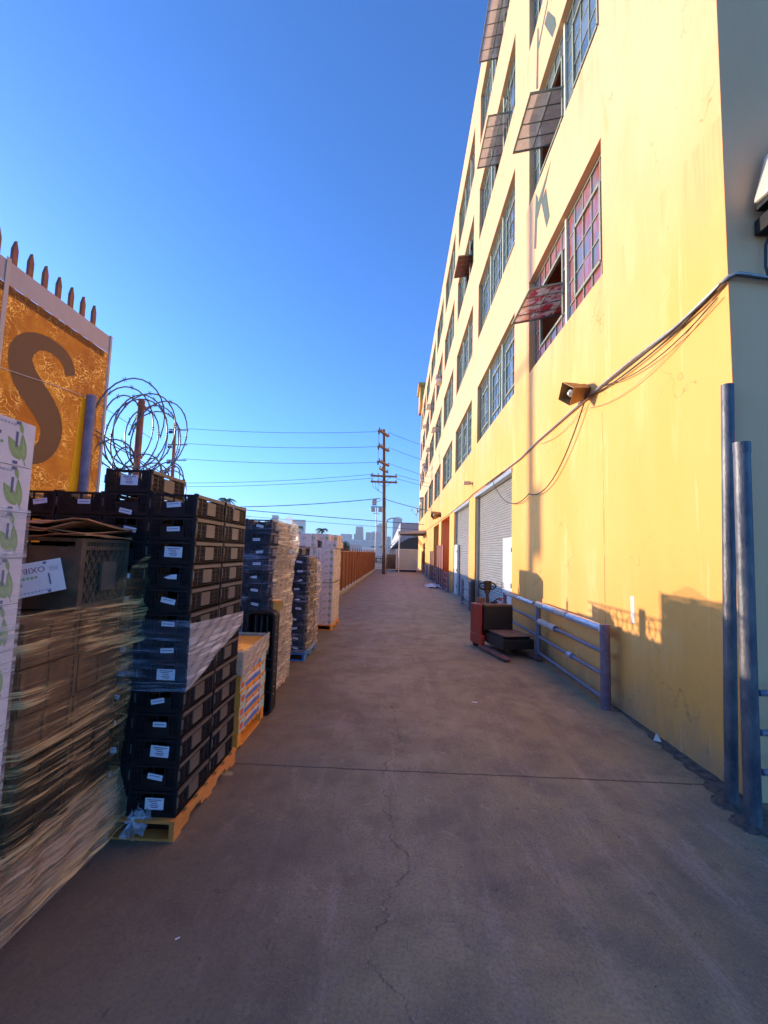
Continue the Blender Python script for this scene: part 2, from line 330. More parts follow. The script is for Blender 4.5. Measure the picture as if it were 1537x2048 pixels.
# ragged dirt gutter between the slab and the wall
g = MB(); n = 90; a = []; b = []
for i in range(n+1):
    y = 3.3+6.5*i/n; wd = (.20*max(0, 1-(y-3.3)/2.4)+.035)*(.7+.6*rnd.random())
    a.append((2.878-wd, y, .006)); b.append((2.9, y, .012+.012*rnd.random()))
for i in range(n): g.quad(a[i], b[i], b[i+1], a[i+1])
tag(g.build('gutter_dirt', m_dirt), 'ragged strip of dark dirt and grit in the gap along the foot of the yellow wall', 'dirt', kind='stuff')

g = MB(); rr = random.Random(2)
for k in range(900):
    if k < 620: y = 3.2+(rr.random()**1.7)*8; x = 2.85-abs(rr.gauss(0,.10))*(1.6 if y < 4.6 else .6)
    else: x = rr.uniform(-1.2,2.6); y = 1.2+rr.random()**1.5*14
    q = rr.uniform(.002,.007)*(1 if k < 620 else .7); a = rr.uniform(0,6.3); c, d = math.cos(a)*q, math.sin(a)*q
    g.add([(x+c,y+d,.003),(x-d,y+c,.003),(x-c,y-d,.003),(x+d*.8,y-c,.003),(x+c*.2,y,.003+q*1.1)], [(0,1,4),(1,2,4),(2,3,4),(3,0,4)], rr.choice((0,0,1,2)))
tag(g.build('grit', [m_dirt, mat('pale_grit', (.40,.35,.30), .9), m_cardedge]), 'loose grit and crumbs scattered over the concrete and along the wall', 'grit', kind='stuff')

# ------------------------------------------------------------------ the yellow building
WX, Y0, Y1, H = 2.88, 3.85, 59.5, 21.6
BAYS = [(6.22,9.83),(11.1,16.4),(17.65,22.6),(24.0,29.0),(30.4,35.3),(36.7,41.7),(43.0,48.0),(49.3,54.3),(55.4,58.8)]
FL = [(6.02,8.17),(10.05,12.2),(14.05,16.2),(18.05,20.2)]
GR = [(11.3,16.6,0,4.1),(18.0,22.65,0,4.08),(24.62,29.25,0,4.05),(30.9,35.2,0,4.0),(45.5,48.5,0,3.0)]
bld = thing('warehouse', 'long yellow stucco industrial building of tall steel sash windows lining the right of the alley', 'building', (WX,Y0,0))
def B(mb, name, mats, **k):    # children of the building keep world coordinates
    o = mb.build(name, mats, bld, **k); o.matrix_parent_inverse = Matrix.Translation((-WX,-Y0,0)); return o
holes = [(a,b,c,d) for (a,b) in BAYS for (c,d) in FL]+GR
g = MB(); ys = sorted({Y0,Y1}|{h[0] for h in holes}|{h[1] for h in holes}); zs = sorted({0,H}|{h[2] for h in holes}|{h[3] for h in holes})
for i in range(len(ys)-1):
    for j in range(len(zs)-1):
        cy, cz = (ys[i]+ys[i+1])/2, (zs[j]+zs[j+1])/2
        if any(h[0] < cy < h[1] and h[2] < cz < h[3] for h in holes): continue
        g.quad((WX,ys[i],zs[j]),(WX,ys[i],zs[j+1]),(WX,ys[i+1],zs[j+1]),(WX,ys[i+1],zs[j]))
for a,b,c,d in holes:
    D = .28 if c > 1 else (.22 if b < 23 else 1.2)
    x2 = WX+D
    g.quad((WX,a,c),(x2,a,c),(x2,a,d),(WX,a,d)); g.quad((WX,b,c),(WX,b,d),(x2,b,d),(x2,b,c))
    g.quad((WX,a,d),(x2,a,d),(x2,b,d),(WX,b,d))
    if c > 0: g.quad((WX,a,c),(WX,b,c),(x2,b,c),(x2,a,c))
g.quad((WX,Y0,0),(30,Y0,0),(30,Y0,H),(WX,Y0,H)); g.quad((WX,Y1,0),(WX,Y1,H),(30,Y1,H),(30,Y1,0))
g.quad((WX,Y0,H),(30,Y0,H),(30,Y1,H),(WX,Y1,H)); g.quad((30,Y0,0),(30,Y1,0),(30,Y1,H),(30,Y0,H))
B(g, 'wall', m_stucco)
g = MB(); g.quad((WX+.002,Y0-.004,0),(30,Y0-.004,0),(30,Y0-.004,H),(WX+.002,Y0-.004,H)); B(g, 'end_wall', mat('taupe_stucco', (.86,.46,.22), .8, col2=(.93,.52,.26), scale=1.2, stretch=(1,1,.3), bump=.3, bscale=60))
g = MB(); g.box(WX-.35, 9, 56.5, 60.5, 20.9, 23.6); g.box(WX-.6, 9, 56.2, 60.8, 23.6, 24.0); B(g, 'cornice', mat('deep_yellow_trim', (.72,.40,.06), .7, var=.1))
def pane_mesh(name, panes, m):
    me = bpy.data.meshes.new(name); vs = []; fs = []
    for p in panes:
        b = len(vs); vs += p; fs.append((b,b+1,b+2,b+3))
    me.from_pydata(vs, [], fs); me.materials.append(m)
    at = me.attributes.new('pane', 'FLOAT', 'FACE'); at.data.foreach_set('value', [rnd.random() for _ in fs]); me.update(); return me
open_vents = {(0,0):(8.12,9.44,12,m_redvent), (0,1):(8.08,9.42,12,m_frost), (1,2):(12.3,14.15,12,m_frost), (1,3):(12.3,14.15,14,m_frost),
              (2,2):(18.7,20.3,8,m_brownvent), (3,1):(None,)*4, (4,1):(31.7,33.2,10,m_frost), (5,1):(38.2,39.6,10,m_frost), (5,2):(38.4,40,10,m_frost), (6,1):(44.6,46,16,m_frost), (7,0):(50.6,52,25,m_frost), (6,2):(44.6,46,16,m_frost)}
open_vents = {k:v for k,v in open_vents.items() if v[0]}
for bi,(a,b) in enumerate(BAYS):
    for fi,(c,d) in enumerate(FL):
        gx = WX+.15; wdt = b-a; ncol = 11 if bi == 0 else (15 if bi < 4 else 12); cw = wdt/ncol
        rows = [c, c+.43, c+.86, c+1.29, c+1.72, d]
        mull = [a+cw*5] if bi == 0 else [a+cw*round(ncol/3), a+cw*round(2*ncol/3)]
        ov = open_vents.get((bi,fi)); hole = None
        g = MB(); t = .022
        for z in (c+.02, d-.02): g.box(gx-.03,gx+.03,a,b,z-.02,z+.02)
        for y in (a+.02, b-.02): g.box(gx-.03,gx+.03,y-.02,y+.02,c,d)
        if ov: hole = (ov[0], ov[1], c+.43, c+1.72)
        def inh(y, z): return hole and hole[0]-.01 < y < hole[1]+.01 and hole[2]-.01 < z < hole[3]+.01
        for k in range(1, ncol):
            y = a+cw*k
            if any(abs(y-q) < .01 for q in mull): continue
            for z0, z1 in zip(rows, rows[1:]):
                if not inh(y, (z0+z1)/2): g.box(gx-.018,gx+.018,y-t/2,y+t/2,z0,z1)
        for z in rows[1:-1]:
            segs = [(a,b)] if not (hole and hole[2]+.02 < z < hole[3]-.02) else [(a,hole[0]),(hole[1],b)]
            for y0_,y1_ in segs: g.box(gx-.016,gx+.016,y0_,y1_,z-t/2,z+t/2)
        # closed ventilator frames in each light
        for q0, q1 in zip([a]+mull, mull+[b]):
            v0, v1 = q0+cw*(1 if bi else 1), q1-cw*(1 if bi else 1)
            if hole and abs((v0+v1)/2-(hole[0]+hole[1])/2) < 1.2: v0, v1 = hole[0], hole[1]
            for z in (c+.43, c+1.72): g.box(gx-.035,gx+.02,v0,v1,z-.025,z+.025)
            for y in (v0, v1): g.box(gx-.035,gx+.02,y-.025,y+.025,c+.43,c+1.72)
        fr = B(g, 'window', m_sash)
        for y in mull: g = MB(); g.box(gx-.06,gx+.03,y-.035,y+.035,c+.001,d-.001); g.build('mullion', m_sashpale, fr)
        panes = []
        for k in range(ncol):
            for z0, z1 in zip(rows, rows[1:]):
                y0_, y1_ = a+cw*k, a+cw*(k+1)
                if hole and hole[2]-.01 < (z0+z1)/2 < hole[3]+.01:
                    y0_, y1_ = (y0_, min(y1_, hole[0])) if y0_ < hole[0] else (max(y0_, hole[1]) , y1_)
                    if y1_-y0_ < .02: continue
                e = [rnd.uniform(-.006,.006) for _ in range(3)]
                panes.append([(gx+e[0],y0_,z0),(gx+e[1],y0_,z1),(gx+e[1]+e[2],y1_,z1),(gx+e[0]+e[2],y1_,z0)])
        o = link('glass', pane_mesh('glass', panes, m_pink if (bi,fi)==(0,0) else (m_glass if bi < 4 else m_glassd)), fr)
        if ov:
            y0_, y1_, dg, vm = ov; an = R(dg); zc = (hole[2]+hole[3])/2; hh = .645
            ux, uz = -math.cos(an), -math.sin(an)        # outward half drops
            P = lambda y, s, off=0: (gx+ux*s-uz*off*0, y, zc+uz*s+off)
            g = MB()
            g.quad(P(y0_+.02,-hh),P(y1_-.02,-hh),P(y1_-.02,hh),P(y0_+.02,hh),1)
            for s in (-hh, hh): g.bar(P(y0_,s),P(y1_,s),.035)
            for y in (y0_+.017, y1_-.017): g.bar(P(y,-hh),P(y,hh),.035)
            for s in (-hh/3, hh/3): g.bar(P(y0_+.02,s),P(y1_-.02,s),.018)
            nc = max(2, round((y1_-y0_)/.34))
            for k in range(1, nc): y = y0_+(y1_-y0_)*k/nc; g.bar(P(y,-hh),P(y,hh),.018)
            g.build('vent_sash', [m_sash, vm], fr)
            g = MB(); x9 = WX+2.6
            g.quad((gx+.05,a,c-.05),(gx+.05,a,d+.4),(x9,a,d+.4),(x9,a,c-.05)); g.quad((gx+.05,b,c-.05),(x9,b,c-.05),(x9,b,d+.4),(gx+.05,b,d+.4))
            g.quad((x9,a,c-.05),(x9,a,d+.4),(x9,b,d+.4),(x9,b,c-.05)); g.quad((gx+.05,a,d+.4),(gx+.05,b,d+.4),(x9,b,d+.4),(x9,a,d+.4)); g.quad((gx+.05,a,c-.05),(x9,a,c-.05),(x9,b,c-.05),(gx+.05,b,c-.05))
            g.build('room_interior', m_room, fr)
# roller doors: rows of curved slats
def roller(a, b, top, wicket):
    g = MB(); x = WX+.17; z = 0; n = int(top/.075); prof = []
    for k in range(n+1):
        z = k*top/n
        prof += [(x, z), (x-.018, z+.018), (x-.022, z+.035), (x-.012, z+.052)]
    vs = [(px, y, pz) for px, pz in prof if pz < top for y in (a, b)]
    g.add(vs, [(2*i, 2*i+1, 2*i+3, 2*i+2) for i in range(len(vs)//2-1)])
    ro = B(g, 'roller_door', m_roller)
    g = MB()
    for y in (a+.04, b-.04): g.box(WX+.06,WX+.14,y-.04,y+.04,0,top-.001)
    g.box(WX-.03,WX+.20,a-.05,b+.05,top-.06,top+.05)
    g.build('guide_rail', m_galv, ro)
    g = MB(); y0, y1 = wicket; g.box(WX+.02,WX+.13,y0,y1,0,2.38)
    d = B(g, 'door', m_whitedoor, bevel=.006)
    g = MB(); g.bar((WX-.015,y1-.09,1.05),(WX-.015,y1-.09,1.2),.025)
    for z in (.35,1.1,2.0): g.box(WX-.004,WX+.03,y0+.02,y0+.06,z,z+.12)
    g.build('door_handle', m_ink, d)
roller(11.3, 16.6, 4.08, (11.34,12.32)); roller(18.0, 22.65, 4.06, (21.55,22.55))
g = MB(); x = WX+1.15
g.quad((x,24.62,0),(x,29.25,0),(x,29.25,4.05),(x,24.62,4.05)); B(g, 'loading_bay', m_redroom)
g = MB(); x = WX+.5
for k in range(26): yy = 30.9+4.3*k/26; g.box(x,x+.04,yy,yy+.14,1.9,4.0)
g.box(x+.05,x+.08,30.9,35.2,0,4.0); B(g, 'shutter', mat('brown_shutter', (.22,.13,.10), .7, var=.2, scale=3))
# painted letters between the window rows
K1 = [[(9.45,8.72),(9.30,8.62),(9.18,9.72),(9.33,9.93)],[(9.24,9.58),(9.2,9.25),(8.42,9.79),(8.36,9.80)],[(8.95,9.42),(8.63,8.59),(8.44,8.70),(8.66,9.48)]]
K2 = [[(9.30,12.44),(9.15,12.31),(9.10,13.74),(9.2,13.85)],[(9.14,13.35),(9.13,13.2),(8.5,13.56),(8.48,13.66)],[(8.72,13.34),(8.5,13.36),(8.08,12.64),(8.02,12.4),(8.24,12.40),(8.5,12.9)]]
for K in (K1, K2):
    g = MB()
    for i, q in enumerate(K): g.prism(q, lambda y,z: (WX-.004-.001*i,y,z), lambda y,z: (WX+.01,y,z))
    B(g, 'painted_letter', m_letter)
g = MB(); g.box(WX-.003,WX+.01,5.54,5.62,1.14,1.46); B(g, 'paint_scrap', mat('white_scrap', (.8,.76,.68), .7, var=.1))

# ------------------------------------------------------------------ fittings on the wall
def wall_lamp(name, label, loc, s=1.0, rot=(0,0,0), group=None):
    t = thing(name, label, 'wall lamp', loc, rot, group)
    g = MB()   # housing: square box at the wall flaring into a hood, axis along -x
    sec = [(.0,.11),(.12,.115),(.13,.13),(.40,.185)]; vs = []
    for d, r in sec:
        for k in range(4): a = R(45+90*k+38); vs.append((-d*s, math.cos(a)*r*1.42*s*.72, math.sin(a)*r*1.42*s*.72))
    g.add(vs, [(4*i+k, 4*i+(k+1)%4, 4*i+4+(k+1)%4, 4*i+4+k) for i in range(3) for k in range(4)]+[(0,1,2,3)])
    o = g.build('lamp_hood', m_bronze, t); sm = o.modifiers.new('thick', 'SOLIDIFY'); sm.thickness = .008*s
    g = MB(); g.quad(*[(-.14*s, v[1]*.9, v[2]*.9) for v in vs[4:8]]); g.build('reflector', m_lampin, t)
    g = MB(); pts = [(-.14*s,0,0),(-.20*s,0,0),(-.25*s,0,0),(-.32*s,0,0),(-.36*s,0,0)]
    for i,(p,r) in enumerate(zip(pts[:-1],(.022,.03,.055,.055))): g.tube([pts[i],pts[i+1]], r*s, 12, 0, True, (.03,.055,.055,.02)[i]*s)
    g.build('bulb', m_bulb, t)
    g = MB(); g.bar((0,.02,-.12*s),(.0,.02,-.2*s),.05*s); g.tube([(.02,0,-.14*s),(-.03,-.03,-.2*s)], .03*s); g.build('bracket', m_galv, t)
    return t
wall_lamp('wall_lamp', 'bronze square hooded lamp with a bare bulb, on the wall above the sagging cables', (WX,6.78,4.48), 1.0, (0,R(-14),R(16)))
wall_lamp('wall_lamp', 'bronze lamp on the wall above the dark red open bay', (WX,29.9,4.55), 1.5, (0,R(-10),R(20)))
t = thing('security_camera', 'small grey camera on the wall above the second roller door', 'camera', (WX,17.3,4.68))
g = MB(); g.box(-.34,-.06,-.07,.07,-.06,.07); g.build('housing', m_galv, t, bevel=.01)
g = MB(); g.tube([(-.06,0,0),(0,0,.0)],.03); g.tube([(-.02,.0,-.02),(-.01,-.25,-.2),(-.01,-.45,-.3)], .008, 6); g.build('bracket', m_galv, t)
# conduit along the wall
def cat(a, b, sag, n=14, off=0):
    a = Vector(a); b = Vector(b); return [a.lerp(b,i/n)+Vector((off*math.sin(math.pi*i/n),0,-sag*4*(i/n)*(1-i/n))) for i in range(n+1)]
X = WX-.035
g = MB(); g.tube([(6,Y0-.04,4.27),(3.2,Y0-.04,4.40),(2.95,Y0-.04,4.44),(2.87,Y0-.02,4.42),(2.845,Y0+.06,4.39),(X,4.5,4.33),(X,5.5,4.36),(X,6.5,4.35),(X,7.3,4.33),(X,9.1,4.28),(X,10.4,4.19),(X,11.3,4.19),(X,14.4,4.17)], .017, 10)
tag(g.build('conduit', m_galv), 'grey steel conduit running along the yellow wall from the corner to the first roller door', 'conduit')
g = MB(); g.tube([(WX-.06,12.0,4.17),(WX-.05,16.8,4.2),(WX-.02,18,4.18),(WX-.02,24,4.12),(WX-.02,30,4.12),(WX-.02,44,4.2)], .014, 6)
tag(g.build('cable', m_cable), 'thin dark cable running over the far roller doors', 'cable')
g = MB(); g.tube(cat((X,3.95,4.36),(X,6.6,4.33),.10), .008, 6)
tag(g.build('cable', m_cable), 'dark cable sagging below the conduit between the corner and the bronze lamp', 'cable')
g = MB(); g.tube(cat((X,4.0,4.30),(X,6.7,4.18),.22), .005, 6)
tag(g.build('cable', m_cablew), 'thin pale cable hanging in the lowest curve from the corner towards the lamp', 'cable')
g = MB(); p0 = Vector((X-.03,6.75,4.28)); pts = cat(p0,(X-.03,9.6,3.25),.45)[:-1]+cat((X-.03,9.6,3.25),(X-.06,13.2,4.12),.42)[0:]
g.tube(pts, .011, 6); tag(g.build('cable', m_cable), 'black cable drooping from the bronze lamp across the first roller door', 'cable')
g = MB(); g.tube(cat((X,6.85,4.25),(X,9.0,4.2),.12), .006, 6); tag(g.build('cable', m_cablew), 'short pale cable looping just under the conduit beyond the lamp', 'cable')
g = MB(); g.tube([(5,Y0-.06,4.30),(3.3,Y0-.06,4.36),(2.9,Y0-.06,4.41),(2.83,Y0+.02,4.38)]+cat((X-.02,4.1,4.33),(X-.02,7.0,4.35),.05), .010, 6)
tag(g.build('cable', m_cable), 'dark cable wrapping round the building corner beside the conduit', 'cable')
g = MB(); g.tube(cat((X-.01,3.92,4.28),(X-.01,6.2,4.34),.17), .006, 6); tag(g.build('cable', m_cable), 'thin dark cable hanging in a shallow curve, middle of three near the corner', 'cable')
# window air conditioners
for y, z, lb in ((31.0,14.3,'air conditioner in the third-floor window above the two vents'),(44.2,10.4,'upper of the small far air conditioners on the facade'),(49.8,10.2,'farther second-floor air conditioner'),(50.2,8.0,'lowest far air conditioner low on the facade')):
    t = thing('air_conditioner', 'pale boxy window '+lb, 'air conditioner', (WX,y,z), group='air conditioners in the windows')
    g = MB(); g.box(-.42,.1,-.35,.35,-.3,.22); g.build('case', m_whitedoor, t, bevel=.01)
    g = MB(); 
    for k in range(5): g.box(-.428,-.41,-.3+.13*k,-.24+.13*k,-.05,.18)
    for k in range(4): g.box(-.36+.1*k,-.31+.1*k,-.36,-.34,-.05,.18)
    g.build('grille', m_ink, t)
t = thing('satellite_dish', 'grey dish on the wall corner above the far canopy', 'satellite dish', (2.6,56,7.2))
g = MB(); vs = [(0,0,0)]
for r in (.35,.7): vs += [(-.28*r*r-.1, math.cos(a)*r, math.sin(a)*r) for a in [2*math.pi*k/16 for k in range(16)]]
g.add(vs, [(0,1+k,1+(k+1)%16) for k in range(16)]+[(1+k,17+k,17+(k+1)%16,1+(k+1)%16) for k in range(16)], 0, True); g.build('dish', m_galv, t)
g = MB(); g.tube([(0,0,0),(.3,0,-.2)],.04); g.tube([(-.2,0,-.6),(-.8,0,.1)],.02); g.box(-.9,-.75,-.06,.06,.05,.2); g.build('arm', m_galv, t)
# equipment on the shaded end wall
t = thing('speaker_horn', 'beige tapered housing with a black bracket on the shaded end wall', 'loudspeaker', (3.17,Y0,5.1))
g = MB()
prof = [(0,-.05,.02),(.03,-.10,.0),(.30,-.34,.55),(.5,-.36,.9)]
g.add([(-.10,-.05,-.03),(.5,-.05,-.03),(.5,-.30,-.05),(-.10,-.30,-.05),(.02,-.05,.42),(.5,-.05,.9),(.5,-.34,.9),(.06,-.30,.42)], [(0,3,2,1),(4,5,6,7),(0,1,5,4),(1,2,6,5),(2,3,7,6),(3,0,4,7)]); g.build('case', mat('beige_plastic', (.62,.52,.42), .5), t, bevel=.03)
g = MB(); g.box(-.08,.4,-.28,-.06,-.10,-.052); g.bar((.05,-.15,-.1),(.05,-.1,-.25),.06); g.box(-.06,.30,-.2,-.02,-.30,-.16); g.build('bracket', m_black, t, bevel=.01)
g = MB(); g.tube([(3.24,3.8,4.85),(3.18,3.8,4.7),(3.17,3.8,4.5),(3.2,3.8,4.38)], .012, 8); tag(g.build('cable', m_cable), 'dark cable dropping from the beige housing on the shaded end wall', 'cable')

# ------------------------------------------------------------------ pipes, rails
def post(name, label, x, y, top, r, m, lean=0, group=None, cap=True):
    t = thing(name, label, 'post', (x,y,0), 0, group)
    g = MB(); g.tube([(0,0,0),(lean*.3,0,top*.3),(lean*.7,0,top*.7),(lean,0,top)], r, 20); g.build('pipe', m, t)
    g = MB(); 
    if cap: g.tube([(lean,0,top-.07),(lean,0,top+.012)], r*1.06, 20); g.build('pipe_collar', m_bolt, t)
    g = MB(); n = 18; vs = [(math.cos(2*math.pi*k/n)*(r+.06+.05*rnd.random()), math.sin(2*math.pi*k/n)*(r+.05+.05*rnd.random()), .004) for k in range(n)]+[(0,0,.03)]
    g.add(vs, [(k,(k+1)%n,n) for k in range(n)], 0, True); g.build('footing', m_dirt, t)
    return t
post('pipe_post', 'taller thin steel pipe post standing against the corner of the yellow wall', 2.70, 3.80, 3.42, .047, m_bolt, .10, cap=False)
post('pipe_post', 'shorter thick steel pipe post with a threaded collar, foremost at the building corner', 2.65, 3.52, 2.83, .055, m_bolt, .035)
t = thing('guard_rail', 'blue grey pipe rails leading right from the thick pipe post, cut by the picture edge', 'railing', (2.7,3.52,0))
for z in (.94,.655,.375): g = MB(); g.tube([(.03,0,z),(1.6,.02,z)], .024, 10); g.build('rail', m_rail, t)
g = MB(); g.tube([(1.6,.02,0),(1.6,.02,1.05)], .05, 12); g.build('post', m_rail, t)
t = thing('guard_rail', 'long blue grey four-bar pipe railing beside the red pallet truck', 'railing', (2.72,5.97,0))
g = MB(); g.tube([(0,0,0),(0,0,1.06)], .062, 20); g.build('post', m_railr, t)
for y, h in ((2.72,1.0),(5.35,1.0)): g = MB(); g.tube([(0,y,0),(0,y,h)], .048, 14); g.build('post', m_rail, t)
for z in (.985,.70,.41,.115): g = MB(); g.tube([(0,.03,z),(0,5.35,z)], .027, 10); g.build('rail', m_rail, t)
g = MB(); g.tube([(0,5.35,.985),(.15,5.36,.985)], .027, 10); g.build('rail', m_rail, t)
def foam(label, y0, y1, z, r, m, openend=True, group='tubes over the railing'):
    t = thing('foam_tube', label, 'pipe cover', (2.72,y0,z), 0, group)
    g = MB(); n = 16; L = y1-y0
    for rr in (r, r*.8):
        vs = [(math.cos(2*math.pi*k/n)*rr, yy, math.sin(2*math.pi*k/n)*rr) for yy in (0, L*.33, L*.66, L) for k in range(n)]
        g.add(vs, [(i*n+k,i*n+(k+1)%n,(i+1)*n+(k+1)%n,(i+1)*n+k) for i in range(3) for k in range(n)], 0, True)
    for yy in (0, L):
        vs = [(math.cos(2*math.pi*k/n)*rr, yy, math.sin(2*math.pi*k/n)*rr) for rr in (r, r*.8) for k in range(n)]
        g.add(vs, [(k,(k+1)%n,n+(k+1)%n,n+k) for k in range(n)])
    g.build('sleeve', m, t)
    return t
m_foil = mat('clear_tape', (.55,.58,.66), .18, .3, var=.25, scale=25, stretch=(1,.2,1)); m_foam = mat('beige_foam', (.52,.42,.36), .8, var=.15, scale=15, bump=.3)
tcap = foam('long taped tube on the top rail next to the thick near post', 6.02, 7.18, .995, .058, m_foil)
foam('beige tube second along the top rail', 7.22, 7.72, 1.0, .056, m_foam); foam('taped tube third along the top rail', 7.74, 8.3, 1.0, .057, m_foil)
foam('beige tube ending in a dark open mouth above the middle post', 8.32, 8.75, 1.0, .058, m_foam)
foam('thin taped tube on the rear length of the top rail', 8.95, 10.1, .99, .045, m_foil); foam('thin beige tube at the rear end of the top rail', 10.15, 11.2, .99, .042, m_foam)
foam('beige tube on the second rail showing its dark round mouth', 7.75, 8.05, .70, .058, m_foam); foam('beige tube on the second rail touching the middle post', 8.08, 8.6, .70, .055, m_foam)
foam('short shiny tube alone on the third rail', 7.05, 7.2, .41, .048, m_foil)
g = MB(); vs = []; n = 20
g.tube([(0,-.055,0),(0,0,0)], .062, 20); g.build('end_cap', mat('cream_cap', (.66,.56,.48), .6), tcap)
for i, (a, b, lb) in enumerate(((15.95,17.75,'between the two roller doors'),(22.75,24.5,'before the red bay'),(28.6,31.1,'beyond the red bay'),(34.8,38,'near the far canopy'),(38.6,43.6,'under the far canopy'))):
    t = thing('guard_rail', 'low blue grey ladder-like rail '+lb, 'railing', (2.62,a,0), group='short rails guarding the wall piers')
    for y in (0, b-a): g = MB(); g.tube([(0,y,0),(0,y,.97)], .055, 12); g.build('post', m_rail, t)
    for z in (.93,.64,.36,.1): g = MB(); g.tube([(0,0,z),(0,b-a,z)], .025, 8); g.build('rail', m_rail, t)
post('bollard', 'dark capped post standing beside the rail between the roller doors', 2.66, 15.6, 1.05, .075, mat('dark_bollard', (.05,.035,.03), .5))
# metal gates at the bays
t = thing('metal_gate', 'dark red sheet metal gate folded against the wall of the red bay', 'gate', (2.62,24.9,0))
for k in range(3): g = MB(); g.box(-.02,.02,k*1.25,k*1.25+1.22,.08,2.38); g.build('leaf', m_darkgate, t)
g = MB()
for k in range(4): g.tube([(-.03,k*1.25,0),(-.03,k*1.25,2.45)], .035, 8)
g.bar((-.04,0,2.4),(-.04,3.75,2.4),.05); g.build('frame', m_darkgate, t)
t = thing('metal_gate', 'rusty red gate at the brown shuttered bay', 'gate', (2.66,31.2,0))
g = MB(); g.box(-.02,.02,0,3.4,.1,2.0); g.build('leaf', m_rustp, t)
g = MB(); 
for k in range(4): g.tube([(-.03,k*1.13,0),(-.03,k*1.13,2.1)], .04, 8)
g.build('frame', m_darkgate, t)
# white rag by the bay and paper by the wall
def rag(name, label, x, y, sx, sy, sz, m, n=14, cat_='rag'):
    g = MB(); vs = []
    for j in range(n+1):
        for i in range(n+1):
            u, v = i/n*2-1, j/n*2-1; e = max(0, 1-(u*u+v*v)**.9*.55)
            vs.append((x+u*sx*(1+.2*math.sin(v*5)), y+v*sy*(1+.25*math.cos(u*4)), .004+sz*e*(.35+.65*abs(math.sin(u*5+v*3.3)*math.cos(v*6-u*2)))))
    g.add(vs, [(j*(n+1)+i, j*(n+1)+i+1, (j+1)*(n+1)+i+1, (j+1)*(n+1)+i) for j in range(n) for i in range(n)], 0, False)
    return tag(g.build(name, m), label, cat_)
rag('rag', 'crumpled white cloth lying by the red bay', 2.15, 26.2, .45, .9, .22, m_whitedoor)
g = MB(); g.add([(2.76,4.99,.01),(2.83,4.95,.01),(2.85,5.05,.01),(2.80,5.0,.085),(2.84,5.02,.03)], [(0,1,3),(1,4,3),(1,2,4),(2,3,4),(0,3,2)])
tag(g.build('paper_scrap', m_whitedoor), 'small white crumpled paper at the foot of the yellow wall', 'paper')
g = MB(); g.add([(1.02,6.0,.008),(1.09,5.98,.008),(1.10,6.0,.015),(1.03,6.02,.01)], [(0,1,2,3)]); tag(g.build('paper_scrap', m_whitedoor), 'tiny white scrap lying on the open concrete', 'paper')
g = MB(); g.add([(-1.015,2.305,.008),(-1.0,2.32,.008),(-1.003,2.325,.01),(-1.02,2.31,.01)], [(0,1,2,3)]); tag(g.build('paper_scrap', m_sticker), 'small pale sliver on the ground in front of the wrapped pallet', 'paper')

# ------------------------------------------------------------------ pallet truck
t = thing('pallet_truck', 'red electric pallet truck with black battery box parked by the blue grey railing', 'pallet truck', (2.04,9.62,0), R(14)); t.scale = (.93,.93,.95)
m_red = mat('red_truck_paint', (.48,.035,.015), .4, col2=(.36,.04,.02), scale=6); m_fork = mat('worn_brown_fork', (.16,.07,.055), .6, col2=(.26,.12,.09), scale=9, bump=.2)
m_dusty = mat('dusty_brown_top', (.17,.10,.07), .8, var=.3, scale=8); m_rub = mat('matte_black', (.015,.014,.014), .5)
g = MB(); g.box(-.37,.36,.02,.34,.12,.93); g.box(-.385,-.335,-.24,.02,.20,.95); g.box(-.39,-.30,-.30,.3,.08,.30); g.build('chassis', m_red, t, bevel=.015)
g = MB(); g.box(-.32,.36,-.30,.01,.42,.92); g.build('battery_box', m_rub, t, bevel=.012)
g = MB(); g.box(-.30,.35,-.29,.01,.921,.95); g.build('battery_lid', m_dusty, t, bevel=.008)
g = MB(); g.box(-.28,.40,-1.10,-.31,.17,.36)
for k in range(5): g.box(-.288,.408,-1.108,-.30,.19+.034*k,.20+.034*k)
g.box(-.24,.36,-1.0,-.31,.361,.41); g.build('load_platform', m_rub, t, bevel=.006)
g = MB(); g.box(-.22,.40,-1.08,-.31,.411,.425); g.build('platform_top', m_dusty, t, bevel=.004)
for sx in (-.33, .36):
    g = MB(); poly = [(sx-.07,-.2),(sx+.07,-.2),(sx+.07,-1.32),(sx+.045,-1.42),(sx-.045,-1.42),(sx-.07,-1.32)]
    g.prism(poly, lambda x,y: (x,y,.10-.035*max(0,(-y-1.1)/.3)), lambda x,y: (x,y,.03)); g.tube([(sx-.05,-1.28,.035),(sx+.05,-1.28,.035)], .034, 12); g.build('fork', m_fork, t, bevel=.006)
g = MB(); g.tube([(-.02,.16,.88),(-.02,.17,1.0),(-.04,.16,1.12),(-.04,.15,1.16)], .05, 12, 0, True, .03); g.add([(-.13,.15,1.26),(.07,.15,1.26),(.0,.15,1.12),(-.06,.15,1.12),(-.13,.20,1.26),(.07,.20,1.26),(.0,.20,1.12),(-.06,.20,1.12)], [(0,1,2,3),(7,6,5,4),(0,4,5,1),(1,5,6,2),(2,6,7,3),(3,7,4,0)])
ti = g.build('tiller', mat('grey_tiller', (.06,.05,.04), .5), t, bevel=.01)
g = MB(); pts = [(-.03+.205*math.cos(a)*(1 if abs(math.cos(a)) < .8 else 1.02), .165, 1.315+.085*math.sin(a)) for a in [2*math.pi*k/24 for k in range(25)]]
g.tube(pts, .018, 8, caps=False); g.box(-.11,.05,.12,.2,1.25,1.43); g.bar((-.2,.165,1.31),(.14,.165,1.31),.02); g.build('handle_loop', m_rub, ti, bevel=.01)
